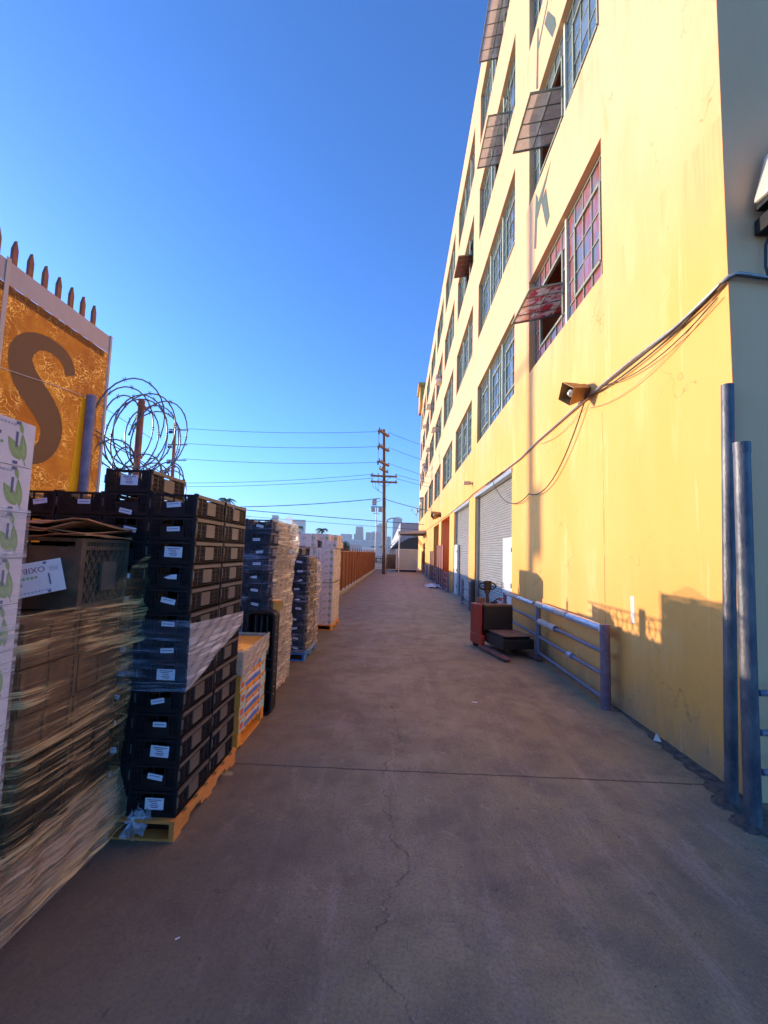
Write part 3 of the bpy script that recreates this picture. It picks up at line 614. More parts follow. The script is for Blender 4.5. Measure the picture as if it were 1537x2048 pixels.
g = MB(); g.tube([(.05,.05,.96),(.14,.02,1.04),(.22,-.02,1.05)], .016, 8); g.tube([(-.05,-.05,.97),(.06,-.16,.99)], .02, 8); g.build('hose', m_rub, t)
g = MB(); g.tube([(.20,.0,1.0),(.22,-.0,1.07)], .04, 12); g.build('stop_button', m_red, t)
g = MB(); g.box(-.34,-.16,.0,.12,.955,1.06); g.tube([(-.22,.06,1.06),(-.26,.05,1.2)], .005, 5); g.build('charger', m_dusty, t, bevel=.01)
for sx in (-.3,.3): g = MB(); g.tube([(sx-.04,.2,.09),(sx+.04,.2,.09)], .09, 16); g.build('wheel', m_rub, t)

# ------------------------------------------------------------------ crates
CW, CD, CH = .335, .505, .165
def crate_mesh():
    g = MB(); w2, d2, h = CW/2-.003, CD/2-.003, CH-.004; t = .012
    g.box(-w2,w2,-d2,d2,.004,.014)
    for sx in (-1,1):
        for sy in (-1,1): g.box(sx*w2-(.022 if sx>0 else 0), sx*w2+(.022 if sx<0 else 0), sy*d2-(.03 if sy>0 else 0), sy*d2+(.03 if sy<0 else 0), 0, h+.006)
    for sx in (-1,1):                                    # long sides
        x0, x1 = (w2-t, w2) if sx > 0 else (-w2, -w2+t)
        g.box(*sorted((sx*(w2-t),sx*(w2+.006))),-d2+.012,d2-.012,h-.024,h-.001,1); g.box(x0,x1,-d2+.03,d2-.03,.0,.018)
        g.box(min(x0,x1)+.002,max(x0,x1)-.002,-d2+.03,d2-.03,.075,.081); g.box(min(x0,x1)+.002,max(x0,x1)-.002,-d2+.03,d2-.03,.048,.053); g.box(min(x0,x1)+.002,max(x0,x1)-.002,-d2+.03,d2-.03,.112,.118)
        n = 22
        for k in range(n):
            y = -d2+.045+(2*d2-.09)*k/(n-1)
            if abs(y) < .07: continue
            g.box(min(x0,x1)+.001,max(x0,x1)-.001,y-.0035,y+.0035,.022,h-.022)
        for y in (-.16,.16): g.box(x0,x1,y-.008,y+.008,.022,h-.022)
        g.box(*sorted((sx*(w2-t-.001),sx*(w2+.003))),-.075,.075,.030,.125,1)
        g.box(*sorted((sx*w2,sx*(w2+.008))),-.249,-.235,.06,.12,1)
    for sy in (-1,1):                                    # short ends, hand hole near the top
        y0, y1 = (d2-t, d2) if sy > 0 else (-d2, -d2+t)
        g.box(-w2+.022,w2-.022,y0,y1,h-.018,h-.002); g.box(-w2+.022,w2-.022,y0,y1,0,.026)
        g.box(-.085,.085,y0+.001,y1-.001,.026,h-.062); g.box(-.085,-.075,y0,y1,h-.062,h-.018); g.box(.075,.085,y0,y1,h-.062,h-.018); g.box(-.004,.004,y0,y1,h-.062,h-.018)
        for k in range(5):
            for s in (-1,1): x = s*(.097+.010*k); g.box(x-.003,x+.003,y0+.001,y1-.001,.026,h-.018)
        for z in (.055,.085,.115):
            for s in (-1,1): g.box(*sorted((s*.085,s*(w2-.022))),y0+.002,y1-.002,z,z+.005)
    return g.mesh('crate_body', [m_black, m_plate])
me_crate = crate_mesh()
def sticker_mesh(kind):
    g = MB()
    if kind == 0:
        g.box(-.062,.062,-.001,.001,-.036,.036)
        for z, a, b, m in ((.024,-.045,.045,1),(.013,-.035,.02,2),(.0,-.02,.02,1),(-.012,-.03,.03,1),(-.022,-.02,.025,1)): g.box(a,b,-.0018,.0,z-.0022,z+.0022,m)
    elif kind == 1: g.box(-.045,.045,-.001,.001,-.016,.016); g.box(-.035,.035,-.0015,0,-.002,.002,1)
    elif kind == 2: g.prism([(-.05,-.006),(-.02,-.016),(.04,-.016),(.04,.018),(.0,.014)], lambda x,z:(x,-.001,z), lambda x,z:(x,.001,z))
    else: g.box(-.055,.045,-.001,.001,-.018,.018); g.box(-.045,.03,-.0015,0,.004,.007,1)
    return g.mesh('label_sticker', [m_sticker, m_ink, m_redink])
STK = [sticker_mesh(k) for k in range(4)]
ORD = ['bottom','second','third','fourth','fifth','sixth','seventh','eighth','ninth','tenth','eleventh','twelfth','thirteenth','fourteenth']
def crate(x, y, z, label, group, stick=None, rz=0):
    """root mesh is the crate body; x,y = centre"""
    o = link('plastic_crate', me_crate, None, (x,y,z), rz); tag(o, label, 'crate', group)
    if stick is not None:
        k, dx, dz, rr = stick
        s = link('label_sticker', STK[k], o, (dx, -CD/2-.0005, dz)); s.rotation_euler = (0, rr, 0)
    return o
def crate_stack(x1, y0, z0, ncol, nlay, where, group, sticks, jit=.004, skip=lambda c,d,l: False, lean=0):
    cols = ['alley-side','second','third','fourth']
    for c in range(ncol):
        for d in range(2):
            for l in range(nlay):
                if skip(c, d, l): continue
                st = None
                if d == 0:
                    if (c,l) in sticks: st = sticks[(c,l)]
                    else: st = (rnd.choice((1,1,2,3)), rnd.uniform(-.03,.05), rnd.uniform(.07,.1), rnd.uniform(-.25,.25))
                crate(x1-CW/2-c*CW+rnd.uniform(-jit,jit)+lean*l, y0+CD/2+d*(CD+.01)+rnd.uniform(-jit,jit), z0+l*CH,
                      'black crate, %s up, %s %s column, %s' % (ORD[l], 'front' if d == 0 else 'rear', cols[c], where), group, st)
def pallet(name, label, x0, x1, y0, y1, m, group='pallets under the stacks', boards_along='y', top=.125):
    """deck boards cross the three stringers; stringers run along x or y"""
    t = thing(name, label, 'pallet', ((x0+x1)/2,(y0+y1)/2,0), 0, group); w, d = (x1-x0)/2, (y1-y0)/2
    g = MB(); g2 = MB(); n = 7
    if boards_along == 'y':      # stringers along x
        for k in range(n): xx = -w+(2*w-.1)*k/(n-1); g.box(xx,xx+.1,-d,d,top-.018,top)
        for xx in (-w,-.05,w-.1): g2.box(xx,xx+.1,-d,d,.0,.016)
    else:
        for k in range(n): yy = -d+(2*d-.1)*k/(n-1); g.box(-w,w,yy,yy+.1,top-.018,top)
        for yy in (-d,-.05,d-.1): g2.box(-w,w,yy,yy+.1,.0,.016)
    g.build('deck', m, t); g2.build('bottom_deck', m, t)
    for s in (-1,0,1):
        g = MB()
        def prof(L, f0, f1):   # notched stringer
            p = [(-L,.016),(-L*.62,.016),(-L*.58,.055),(-L*.28,.055),(-L*.24,.016),(L*.24,.016),(L*.28,.055),(L*.58,.055),(L*.62,.016),(L,.016),(L,top-.018),(-L,top-.018)]
            g.prism(p, f0, f1)
        if boards_along == 'y': c = s*(d-.02); prof(w-.003, lambda a,z:(a,c-.02+.003*s,z), lambda a,z:(a,c+.02-.003*s,z))
        else: c = s*(w-.02); prof(d-.003, lambda a,z:(c-.02+.003*s,a,z), lambda a,z:(c+.02-.003*s,a,z))
        g.build('stringer', m, t)
    return t
GB = 'crates of the tall unwrapped black stack'
sB = {(0,12):(3,.01,.085,-.1),(0,11):(1,.01,.08,-.05),(0,10):(0,.02,.085,.02),(0,9):(2,.02,.08,0),(0,8):(3,.02,.08,.2),(0,7):(1,.02,.09,.03),(0,6):(1,.03,.08,-.05),(0,5):(0,.03,.085,0),(0,3):(1,.02,.09,0),(0,2):(0,.03,.085,.05),(0,1):(3,.02,.085,.15),(0,0):(0,.02,.085,0),(1,12):(1,.0,.03,.2),(2,12):(1,.03,.09,0),(3,12):(3,.06,.085,-.15)}
crate_stack(-1.40, 3.06, .125, 4, 13, 'tall stack by the amber sign', GB, sB)
crate(-1.40-1.5*CW, 3.06+CD/2, .125+13*CH, 'single black crate on top of the tall black stack, open lattice against the sky', GB, (0,.01,.085,0))
pallet('wooden_pallet', 'orange-brown wooden pallet under the tall black crate stack', -2.76,-1.385,3.02,4.13, m_wood, boards_along='x')
GD = 'crates of the wrapped stack leaning with loose film'
crate_stack(-1.59, 5.60, .13, 3, 13, 'film-draped stack behind the black box lid', GD, {}, .012)
pallet('wooden_pallet', 'worn brown pallet under the film-draped stack', -2.61,-1.56,5.56,6.60, m_woodold, boards_along='x')
GE = 'crates of the stack on the blue pallet'
crate_stack(-1.56, 7.86, .13, 3, 10, 'stack on the blue pallet', GE, {}, .01)
crate(-1.56-CW/2-.12, 7.86+CD/2+.05, .13+10*CH+.02, 'tilted black crate lying crosswise on top of the blue pallet stack', GE, (0,.0,.09,0), (R(3),R(4),R(-14)))
crate(-1.56-CW*1.6-.12, 7.86+CD/2+.1, .13+10*CH+.0, 'black crate on top of the blue pallet stack, behind the tilted one', GE, None, (0,0,R(5)))
pallet('wooden_pallet', 'bright blue painted pallet under the wrapped crates', -2.58,-1.53,7.82,8.92, m_bluewood, boards_along='x')
# ------------------------------------------------------------------ films
def drape(name, label, x0, x1, y0, y1, zlo, zhi, m, amp=.012, ang=.4, bulge=None, faces='ESW', seed=1, res=46, m2=None):
    """stretch film round a stack: faces E(+x) S(-y) W(-x) N(+y); zlo/zhi may be functions of the distance round"""
    rr = random.Random(seed); ph = [rr.uniform(0,6.28) for _ in range(8)]; g = MB()
    path = []
    cs = {'S':((x0,y0),(x1,y0)), 'E':((x1,y0),(x1,y1)), 'N':((x1,y1),(x0,y1)), 'W':((x0,y1),(x0,y0))}
    nrm = {'S':(0,-1),'E':(1,0),'N':(0,1),'W':(-1,0)}
    for f in faces:
        (ax,ay),(bx,by) = cs[f]; n = res
        for k in range(n+1): path.append((f, ax+(bx-ax)*k/n, ay+(by-ay)*k/n, k/n))
    nz = 44; vs = []; P = len(path)
    for i, (f, x, y, u) in enumerate(path):
        lo = zlo(f, u) if callable(zlo) else zlo; hi = zhi(f, u) if callable(zhi) else zhi
        e = min(1, min(u, 1-u)*14+.25)
        for j in range(nz+1):
            v = j/nz; z = lo+(hi-lo)*v; s = (x if f in 'SN' else y)
            q = z*7*math.cos(ang)-s*7*math.sin(ang)*(1 if f in 'EW' else -1)
            d = abs(math.sin(q*2.1+ph[0]+math.sin(s*3+ph[1])))*.6+abs(math.sin(q*4.7+ph[2]+math.sin(z*4+ph[3])))*.3+.3*math.sin(q*9+ph[4])
            d = amp*(.3+d*e)+(bulge(f,u,v) if bulge else 0)
            nx_, ny_ = nrm[f]; vs.append((x+nx_*d+(.004 if f == 'E' else 0), y+ny_*d, z))
    g.add(vs, [(i*(nz+1)+j,(i+1)*(nz+1)+j,(i+1)*(nz+1)+j+1,i*(nz+1)+j+1) for i in range(P-1) for j in range(nz)], 0, True)
    if m2: g.m = [0 if path[i][0] == 'E' else 1 for i in range(P-1) for j in range(nz)]
    return tag(g.build(name, [m, m2] if m2 else m), label, 'stretch film')
drape('stretch_film', 'clear film band wrapped round the middle of the tall black crate stack', -2.76, -1.39, 3.045, 4.10,
      lambda f,u: {'S':.93,'E':.93+.30*u,'W':1.0,'N':1.0}[f], lambda f,u: {'S':1.40,'E':1.38-.05*u,'W':1.3,'N':1.3}[f], FB, .012, .45, faces='SEN', seed=3, m2=FCL)
# near wrapped pallet
GA = 'dark crates inside the near wrapped pallet'
pallet('wooden_pallet', 'dark worn pallet under the near film-wrapped load', -2.8,-1.80,2.14,3.0, m_woodold, boards_along='y')
m_box = mat('brown_produce_box', (.09,.040,.018), .7, col2=(.20,.095,.04), scale=6)
def tall_box(x0,x1,y0,y1,z0,z1,label,m,m2):
    g = MB(); g.box(x0,x1,y0,y1,z0,z1-.004)
    for k in range(6): zz = z0+.02+(z1-z0-.04)*k/5; g.box(x1,x1+.006,y0+.02,y1-.02,zz-.006,zz+.006,1)
    for y in (y0+.02,(y0+y1)/2,y1-.02): g.box(x1,x1+.009,y-.012,y+.012,z0+.005,z1-.01,1)
    return tag(g.build('produce_crate', [m,m2]), label, 'crate', GA)
for l in range(6):
    for k,(a,b) in enumerate(((2.16,2.56),(2.57,2.97))):
        tall_box(-2.78,-1.80-.01*(k+l%2),a,b,.13+.23*l,.355+.23*l,'ribbed box under amber-lit film, %s layer, %s column, near wrapped load' % (ORD[l], 'nearer' if k == 0 else 'farther'), m_box if l > 2 or (l+k)%3 == 0 else m_black, m_black if l <= 2 else m_box)
def bulA(f, u, v):
    return (.05*math.exp(-((v-.55)/.3)**2)+.07*max(0,.12-v)*8*(.5+.5*u) if f == 'E' else 0.02)
drape('stretch_film', 'thick amber-lit film wrapping the near pallet load with slanting pleats', -2.80, -1.79, 2.13, 3.0, .10, lambda f,u: 1.56+(.20*max(0,(u-.55)/.45)**1.3 if f == 'E' else 0), FA, .02, .42, bulA, 'SEN', 5, 60)
g = MB(); n = 26; vs = []
for i in range(n+1):
    u = i/n; y = 2.02+1.1*u
    for k in range(5): vs.append((-1.80+[.0,.05,.075,.06,.045][k]+.01*math.sin(u*30+k), y, [.42,.3,.2,.11,.055][k]+.012*math.sin(u*22+k*2)+.02*(1-u)))
g.add(vs, [(i*5+k,(i+1)*5+k,(i+1)*5+k+1,i*5+k+1) for i in range(n) for k in range(4)], 0, True)
tag(g.build('film_skirt', film('bunched_film', R(24), .25, .8, (.80,.50,.28))), 'opaque bunched skirt of film along the foot of the near wrapped pallet', 'stretch film')  # amber skirt tint carries the wall light in the film colour
g = MB(); rr = random.Random(4); vs = []
for i in range(9):
    for j in range(9): vs.append((-1.70+.14*i/8+rr.uniform(-.02,.02), 2.98+.10*j/8+rr.uniform(-.02,.02), .05+.16*j/8+rr.uniform(-.03,.03)))
g.add(vs, [(i*9+j,(i+1)*9+j,(i+1)*9+j+1,i*9+j+1) for i in range(8) for j in range(8)], 0, False)
tag(g.build('film_tuft', film('crumpled_film', R(60), .5, .95, (.62,.58,.62))), 'crumpled tuft of film at the foot between the near load and the black stack', 'stretch film')
# sheet of film pulled across the gap from the wrapped load to the black stack
g = MB(); n = 22; vs = []
for i in range(n+1):
    u = i/n
    for j in range(n+1):
        v = j/n; y = 2.55+.52*u; hi = 1.58+.27*u**1.2; lo = 1.25-.0*u
        vs.append((-1.76+.05*u+.015*math.sin(v*19+u*8)+.01*math.sin(v*40-u*13), y, lo+(hi-lo)*v+.01*math.sin(u*9)))
g.add(vs, [(i*(n+1)+j,(i+1)*(n+1)+j,(i+1)*(n+1)+j+1,i*(n+1)+j+1) for i in range(n) for j in range(n)], 0, True)
tag(g.build('film_sheet', FA), 'loose film corner stretched up from the near load towards the black stack', 'stretch film')
# large lattice bin with flattened cardboard on top
t = thing('bulk_bin', 'large black bin with diamond lattice sides standing on the near wrapped load', 'bin', (-2.32,2.82,1.51))
g = MB(); w, d, h = .47, .235, .42
for sx in (-1,1):
    for sy in (-1,1): g.box(*sorted((sx*w,sx*(w-.04))),*sorted((sy*d,sy*(d-.04))),0,h)
for sx in (-1,1):
    for k in range(-6,9):
        for dr in (-1,1):
            y0_ = -d+.055*k*1.0; pts = []
            for z in (.03,h-.07):
                pts.append((sx*(w-.012), y0_+dr*(z-.03)*.62, z))
            (xa,ya,za),(xb,yb,zb) = pts
            # clip to the side
            if (ya < -d and yb < -d) or (ya > d and yb > d): continue
            def cl(p, q):
                if p[1] < -d+.03: f = (-d+.03-p[1])/(q[1]-p[1]); return (p[0],-d+.03,p[2]+(q[2]-p[2])*f)
                if p[1] > d-.03: f = (d-.03-p[1])/(q[1]-p[1]); return (p[0],d-.03,p[2]+(q[2]-p[2])*f)
                return p
            a2, b2 = cl(pts[0],pts[1]), cl(pts[1],pts[0])
            if (Vector(a2)-Vector(b2)).length > .02: g.bar(a2, b2, .007)
    g.box(*sorted((sx*(w-.03),sx*(w-.02))),-d+.03,d-.03,.0,h-.05)
    for z0_,z1_ in ((0,.03),(h-.07,h-.045),(h-.02,h)): g.box(*sorted((sx*(w-.028),sx*(w+.002))),-d+.04,d-.04,z0_,z1_)
    for k in range(16): yy = -d+.05+(2*d-.1)*k/15; g.box(*sorted((sx*(w-.02),sx*w)),yy-.004,yy+.004,h-.045,h-.02)
for sy in (-1,1):
    g.box(-w+.04,w-.04,*sorted((sy*d,sy*(d-.012))),0,h-.05); g.box(-w+.04,w-.04,*sorted((sy*(d+.002),sy*(d-.02))),h-.02,h)
g.box(-w+.02,w-.02,-d+.02,d-.02,0,.02); g.build('body', mat('amber_lit_bin_plastic', (.075,.052,.032), .55, col2=(.14,.095,.055), scale=7), t)  # black bin browned, the amber light on its lattice painted into the colour
g = MB(); g.box(w-.004,w+.012,-.05,.09,.10,.28); g.build('latch_plate', m_plate, t)
rr = random.Random(11)
for k in range(5):
    g = MB(); nx_, ny_ = 12, 7; vs = []; z0_ = 1.945+.014*k; xa, xb = -2.88+rr.uniform(-.03,.05), -1.80+rr.uniform(-.08,.03)
    ya, yb = 2.50+rr.uniform(-.03,.05), 3.035
    for s in (0,1):
        for j in range(ny_+1):
            for i in range(nx_+1):
                u, v = i/nx_, j/ny_; wv = .010*math.sin(u*7+k*2+v*3)+.006*math.sin(u*17+k)
                ed = .02*math.sin(i*2.3+k*1.7)
                vs.append((xa+(xb-xa)*u, ya+(yb-ya)*v+(ed if j == 0 else 0), z0_+wv*(1+.4*k)+s*.006+(.02*(u-.6) if k > 2 else 0)))
    N_ = (nx_+1)*(ny_+1)
    fs = [(j*(nx_+1)+i,(j+1)*(nx_+1)+i,(j+1)*(nx_+1)+i+1,j*(nx_+1)+i+1) for j in range(ny_) for i in range(nx_)]
    fs += [tuple(N_+q for q in f[::-1]) for f in fs]
    for i in range(nx_): fs += [(i,i+1,N_+i+1,N_+i), (ny_*(nx_+1)+i+1,ny_*(nx_+1)+i,N_+ny_*(nx_+1)+i,N_+ny_*(nx_+1)+i+1)]
    for j in range(ny_): fs += [((j+1)*(nx_+1),j*(nx_+1),N_+j*(nx_+1),N_+(j+1)*(nx_+1)), (j*(nx_+1)+nx_,(j+1)*(nx_+1)+nx_,N_+(j+1)*(nx_+1)+nx_,N_+j*(nx_+1)+nx_)]
    g.add(vs, fs)
    tag(g.build('cardboard_sheet', m_cardedge), 'flattened brown cardboard sheet, %s of the pile on the black bin' % ('lowest second middle fourth topmost'.split()[k]), 'cardboard', 'flattened cardboard on the bin')

# ------------------------------------------------------------------ white cartons
def text_faces(txt, size):
    cu = bpy.data.curves.new('lettering', 'FONT'); cu.body = txt; cu.size = size; cu.align_x = 'CENTER'; cu.resolution_u = 2
    o = bpy.data.objects.new('tmp', cu); C.objects.link(o); dg = bpy.context.evaluated_depsgraph_get(); me = o.evaluated_get(dg).to_mesh()
    vs = [tuple(v.co) for v in me.vertices]; fs = [tuple(p.vertices) for p in me.polygons]
    o.evaluated_get(dg).to_mesh_clear(); bpy.data.objects.remove(o); bpy.data.curves.remove(cu); return vs, fs
TX = text_faces('OXIBA', .052)
def leaf(cx, cz, L, wd, ang, n=9):
    top = []; bot = []
    for i in range(n+1):
        u = i/n; h = wd*math.sin(math.pi*u**.8)*.5; top.append((u*L, h)); bot.append((u*L, -h))
    pts = top+bot[::-1][1:-1]; c, s = math.cos(ang), math.sin(ang)
    return [(cx+x*c-y*s, cz+x*s+y*c) for x, y in pts]
def carton_face(g, W, Hh, F):
    """print one face; F(a,z,off) maps face coordinates (a from -W/2..W/2) to 3-D"""
    def poly(pts, m, off): g.add([F(a,z,off) for a,z in pts], [tuple(range(len(pts)))], m)
    def rect(a0,a1,z0,z1,m,off=.0012): poly([(a0,z0),(a1,z0),(a1,z1),(a0,z1)], m, off)
    s = Hh/.2
    poly(leaf(W*.36, Hh*.14, .115*s, .052*s, R(128)), 1, .0012); poly(leaf(W*.40, Hh*.12, .125*s, .036*s, R(99)), 1, .0014); poly(leaf(W*.42, Hh*.02, .03*s, .004*s, R(110)), 1, .0014)
    poly(leaf(W*.355, Hh*.16, .10*s, .005*s, R(130)), 5, .0018); poly(leaf(W*.40, Hh*.14, .11*s, .004*s, R(99)), 5, .0018)
    poly(leaf(W*.36, Hh*.72, .06*s, .02*s, R(110)), 1, .0010)
    rect(W*.29,W*.315,Hh*.40,Hh*.74,3,.0016); rect(-W*.30,-W*.275,Hh*.40,Hh*.74,3,.0016)
    for a in (-.26,.30):
        for z in (.03,.90): rect(W*(a-.02),W*(a+.03),Hh*z,Hh*(z+.07),3,.0016)
    rect(W*.115,W*.135,Hh*.60,Hh*.67,3,.0016)
    vs, fs = TX; k = s*.9
    g.add([F(x*k-W*.04, z*k+Hh*.16, .0012) for x, z, _ in vs], fs, 2)
    rr = random.Random(3)
    for i in range(7): rect(-W*.12+i*.020*s,-W*.12+i*.020*s+.014*s,Hh*.42,Hh*.42+.018*s*rr.uniform(.6,1),1,.0012)
    for i in range(16): rect(-W*.28+i*.017*s,-W*.28+i*.017*s+.011*s,Hh*.86,Hh*.86+.010*s*rr.uniform(.6,1),4,.0012)
    for i in range(8): rect(-W*.44+i*.006*s,-W*.44+i*.006*s+.002*s,Hh*.2,Hh*.34,4,.0012)
m_greyink = mat('grey_ink', (.42,.36,.42), .7)
CM = [m_carton, m_green, m_redink, m_slot, m_greyink, mat('leaf_vein_ink', (.42,.52,.24), .6)]
def carton_mesh(w, d, h):
    g = MB(); g.box(-w/2,w/2,-d/2,d/2,0,h-.003)
    carton_face(g, d, h, lambda a,z,o: (w/2+o, a, z)); carton_face(g, w, h, lambda a,z,o: (a, -d/2-o, z))
    g.quad((-w/2,-.003,h-.002),(w/2,-.003,h-.002),(w/2,.003,h-.002),(-w/2,.003,h-.002),3)
    return g.mesh('carton_body', CM)
# near-left tower of cartons
ch = .2125; me_cl = carton_mesh(.46,.50,ch)
for l in range(11):
    for c in range(2):
        o = link('white_carton', me_cl, None, (-2.0-.462*c, 1.83, .125+ch*l), R(rnd.uniform(-.5,.5)))
        tag(o, 'white leaf-printed carton, %s up, %s column, tower at the left edge' % (ORD[l], 'alley-side' if c == 0 else 'fence-side'), 'carton', 'cartons in the tower at the left edge')
pallet('wooden_pallet', 'plain pallet under the carton tower at the left edge', -2.7,-1.77,1.05,2.085, m_woodold)
drape('stretch_film', 'thin clear film round the lower cartons of the tower at the left edge', -2.70, -1.765, 1.57, 2.085, .12, 2.05, FC, .010, .3, None, 'EN', 8)
# loose tilted carton
o = carton_mesh(.30,.26,.18); o2 = link('white_carton', o, None, (-1.985,2.42,1.70), (R(180-9), R(3), R(0)))
o2.rotation_euler = (R(4), R(180-13), R(38)); o2.location = (-2.06,2.46,1.775)
tag(o2, 'single upside-down white carton tilted on top of the near wrapped load', 'carton')
# far carton stack
GF = 'cartons of the tall white carton stack'; ch = .168
me_f1 = carton_mesh(.37,.42,ch); me_f2 = carton_mesh(.60,.42,ch)
pallet('wooden_pallet', 'orange wooden pallet under the tall white carton stack', -2.56,-1.51,10.86,12.3, m_orange, boards_along='x')
for l in range(12):
    for d in range(3):
        o = link('white_carton', me_f1, None, (-1.70+rnd.uniform(-.006,.006)+(.06 if l == 11 else 0), 11.12+.44*d+rnd.uniform(-.008,.008), .127+ch*l))
        tag(o, 'white carton, %s layer, %s in alley-side row, tall carton stack' % (ORD[l], ('nearest','middle','farthest')[d]), 'carton', GF)
for l in range(13):
    o = link('white_carton', me_f2, None, (-2.20-(.04 if l > 10 else 0), 11.12-.05*(l > 10), .127+ch*l*1.0)); tag(o, 'wide white carton, %s layer, front fence-side column, tall carton stack' % ORD[l], 'carton', GF)
    o = link('white_carton', me_f2, None, (-2.20, 11.60, .127+ch*l)); tag(o, 'wide white carton, %s layer, second fence-side column, tall carton stack' % ORD[l], 'carton', GF)
o = link('white_carton', me_f1, None, (-1.83, 11.12, .127+ch*12)); tag(o, 'white carton on the very top of the tall stack, nearest its front corner', 'carton', GF)
for d in (1,2): o = link('white_carton', me_f1, None, (-1.68, 11.12+.44*d, .127+ch*12)); tag(o, 'white carton on the very top of the tall stack, %s the front one' % ('just behind' if d == 1 else 'two behind'), 'carton', GF)
g = MB(); 
for k in (0,1): g.box(-2.515,-1.50,10.893,12.22,.127+ch*6-.004+k*1e-4,.127+ch*6+.004)
tag(g.build('strap', m_cable), 'dark strap round the middle of the tall white carton stack', 'strap')

# ------------------------------------------------------------------ colourful trays and the folding crate
t = thing('wooden_pallet', 'yellow-orange wooden pallet under the colourful trays', 'pallet', (-1.95,4.76,0), group='pallets under the stacks')
g = MB()
for k in range(6): yy = -.42+.15*k; g.box(-.5,.5,yy,yy+.1,.12,.14)
g.build('deck', m_orange, t)
for s in (-1,1):
    for xx in (.40,):
        g = MB(); g.box(xx,.5,s*.36-.05,s*.36+.05,.0,.12); g.build('block', m_orange, t)
g = MB(); g.box(.40,.5,-.42,.42,.0,.018) ; g.build('bottom_board', m_orange, t)
m_tray = [m_orange, mat('blue_ink', (.06,.20,.55), .5), mat('mint_print', (.40,.62,.46), .5), mat('coral_ink', (.70,.12,.08), .5), m_slot, mat('pale_print', (.70,.66,.62), .6)]
for l in range(6):
    g = MB(); z0, z1 = 0, .128; w, d = .5, .41
    g.box(-w,w,-d,d,z0,z1-.003)
    F = lambda a,b,c,e,m,o=.0015: g.quad((w+o,a,c),(w+o,b,c),(w+o,b,e),(w+o,a,e),m)
    F(-d+.01,-d+.17,.01,.12,2); F(-d+.03,-d+.12,.03,.09,3,.003); F(-d+.15,d-.18,.02,.055,1,.002); F(-d+.2,d-.2,.07,.10,5,.002)
    F(d-.14,d-.02,.01,.12,2); F(d-.18,d-.14,.015,.115,5,.003)
    g.add([(w+.004,-d+.26,.052),(w+.004,-d+.5,.075),(w+.004,-d+.5,.06),(w+.004,-d+.26,.03)], [(0,1,2,3)], 1)
    for y in (-.2,0,.18,.3): F(y-.012,y+.012,.10,.12,4,.004)
    tag(g.build('fruit_tray', m_tray, None, (-1.95+rnd.uniform(-.004,.004),4.76,.142+.128*l)), 'colourful printed tray, %s up in the short stack behind the tall crates' % ORD[l], 'tray', 'colourful printed trays')
drape('stretch_film', 'milky film bunched over the top of the colourful trays', -2.4, -1.435, 4.33, 5.19, lambda f,u: .62+.17*u if f == 'E' else .7, lambda f,u: .94 if f != 'E' else .93+.03*u, film('milky_film', R(30), .55, .97, (.72,.60,.42)), .008, .5, None, 'SEN', 12)
# folding crate standing on end: a deep frame with cross walls
t = thing('folding_bin', 'black plastic pallet box lid standing on edge against the film-draped stack', 'plastic box', (-1.56,5.36,0))
g = MB(); w, d, h = .17, .10, 1.17
n = 6
def rrect(w, h, r, k=5):
    p = []
    for cx, cz, a0 in ((w-r,h-r,0),(-w+r,h-r,90),(-w+r,r,180),(w-r,r,270)):
        for i in range(k+1): a = R(a0+90*i/k); p.append((cx+r*math.cos(a), cz+r*math.sin(a)))
    return p
P1 = rrect(w,h,.06); P2 = [(x*.84, .03+z*.95) for x,z in P1]; N_ = len(P1)
g.add([(x,-d,z) for x,z in P1]+[(x,-d,z) for x,z in P2]+[(x,d,z) for x,z in P1]+[(x,d-.02,z) for x,z in P2],
      [(i,(i+1)%N_,N_+(i+1)%N_,N_+i) for i in range(N_)]+[(i,2*N_+i,2*N_+(i+1)%N_,(i+1)%N_) for i in range(N_)]+[(N_+i,N_+(i+1)%N_,3*N_+(i+1)%N_,3*N_+i) for i in range(N_)]+[tuple(range(3*N_,4*N_)), tuple(range(2*N_,3*N_))[::-1]])
g.build('frame', m_black, t, bevel=.004)
g = MB()
for z in (.25,.5,.62,.88): g.box(-w*.84,w*.84,-d+.02,d-.021,z,z+.012)
for x in (-.07,.0,.07): g.box(x-.005,x+.005,-d+.03,d-.021,.04,1.12)
g.build('rib', m_blackdust, t)
g = MB()
for k in range(11): g.tube([(w-.002,-.02,.22+.085*k),(w+.003,-.02,.22+.085*k)], .007, 8)
g.build('rivet', m_sticker, t)
g = MB(); g.box(-.06,.06,-.06,.06,0,.10); o = g.build('wood_block', m_orange, None, (-1.46,5.62,1.16), R(20)); tag(o, 'small bright orange wood block wedged above the folding box', 'block')
def bulD(f, u, v):
    if f == 'E': return .02+.08*math.exp(-((v-.88)/.12)**2)*(.5+.5*u)+.02*math.exp(-((v-.25)/.2)**2)*u
    if f == 'S': return .01
    return .03
drape('stretch_film', 'loose sunlit film sagging off the stack behind the black folding box', -2.60, -1.57, 5.58, 6.60, .10, lambda f,u: 2.31-.05*math.sin(u*9), FD, .045, .9, bulD, 'SEN', 9, 54, FCL)
def bulE(f, u, v): return (.02+.05*math.exp(-((v-.8)/.2)**2)*(.4+.6*u)) if f == 'E' else .008
drape('stretch_film', 'torn film wrapping the crates on the blue pallet', -2.57, -1.55, 7.85, 8.9, .13, lambda f,u: 1.86-(.22*u if f == 'E' else 0), FE, .035, .5, bulE, 'SEN', 10, 50, FCL)

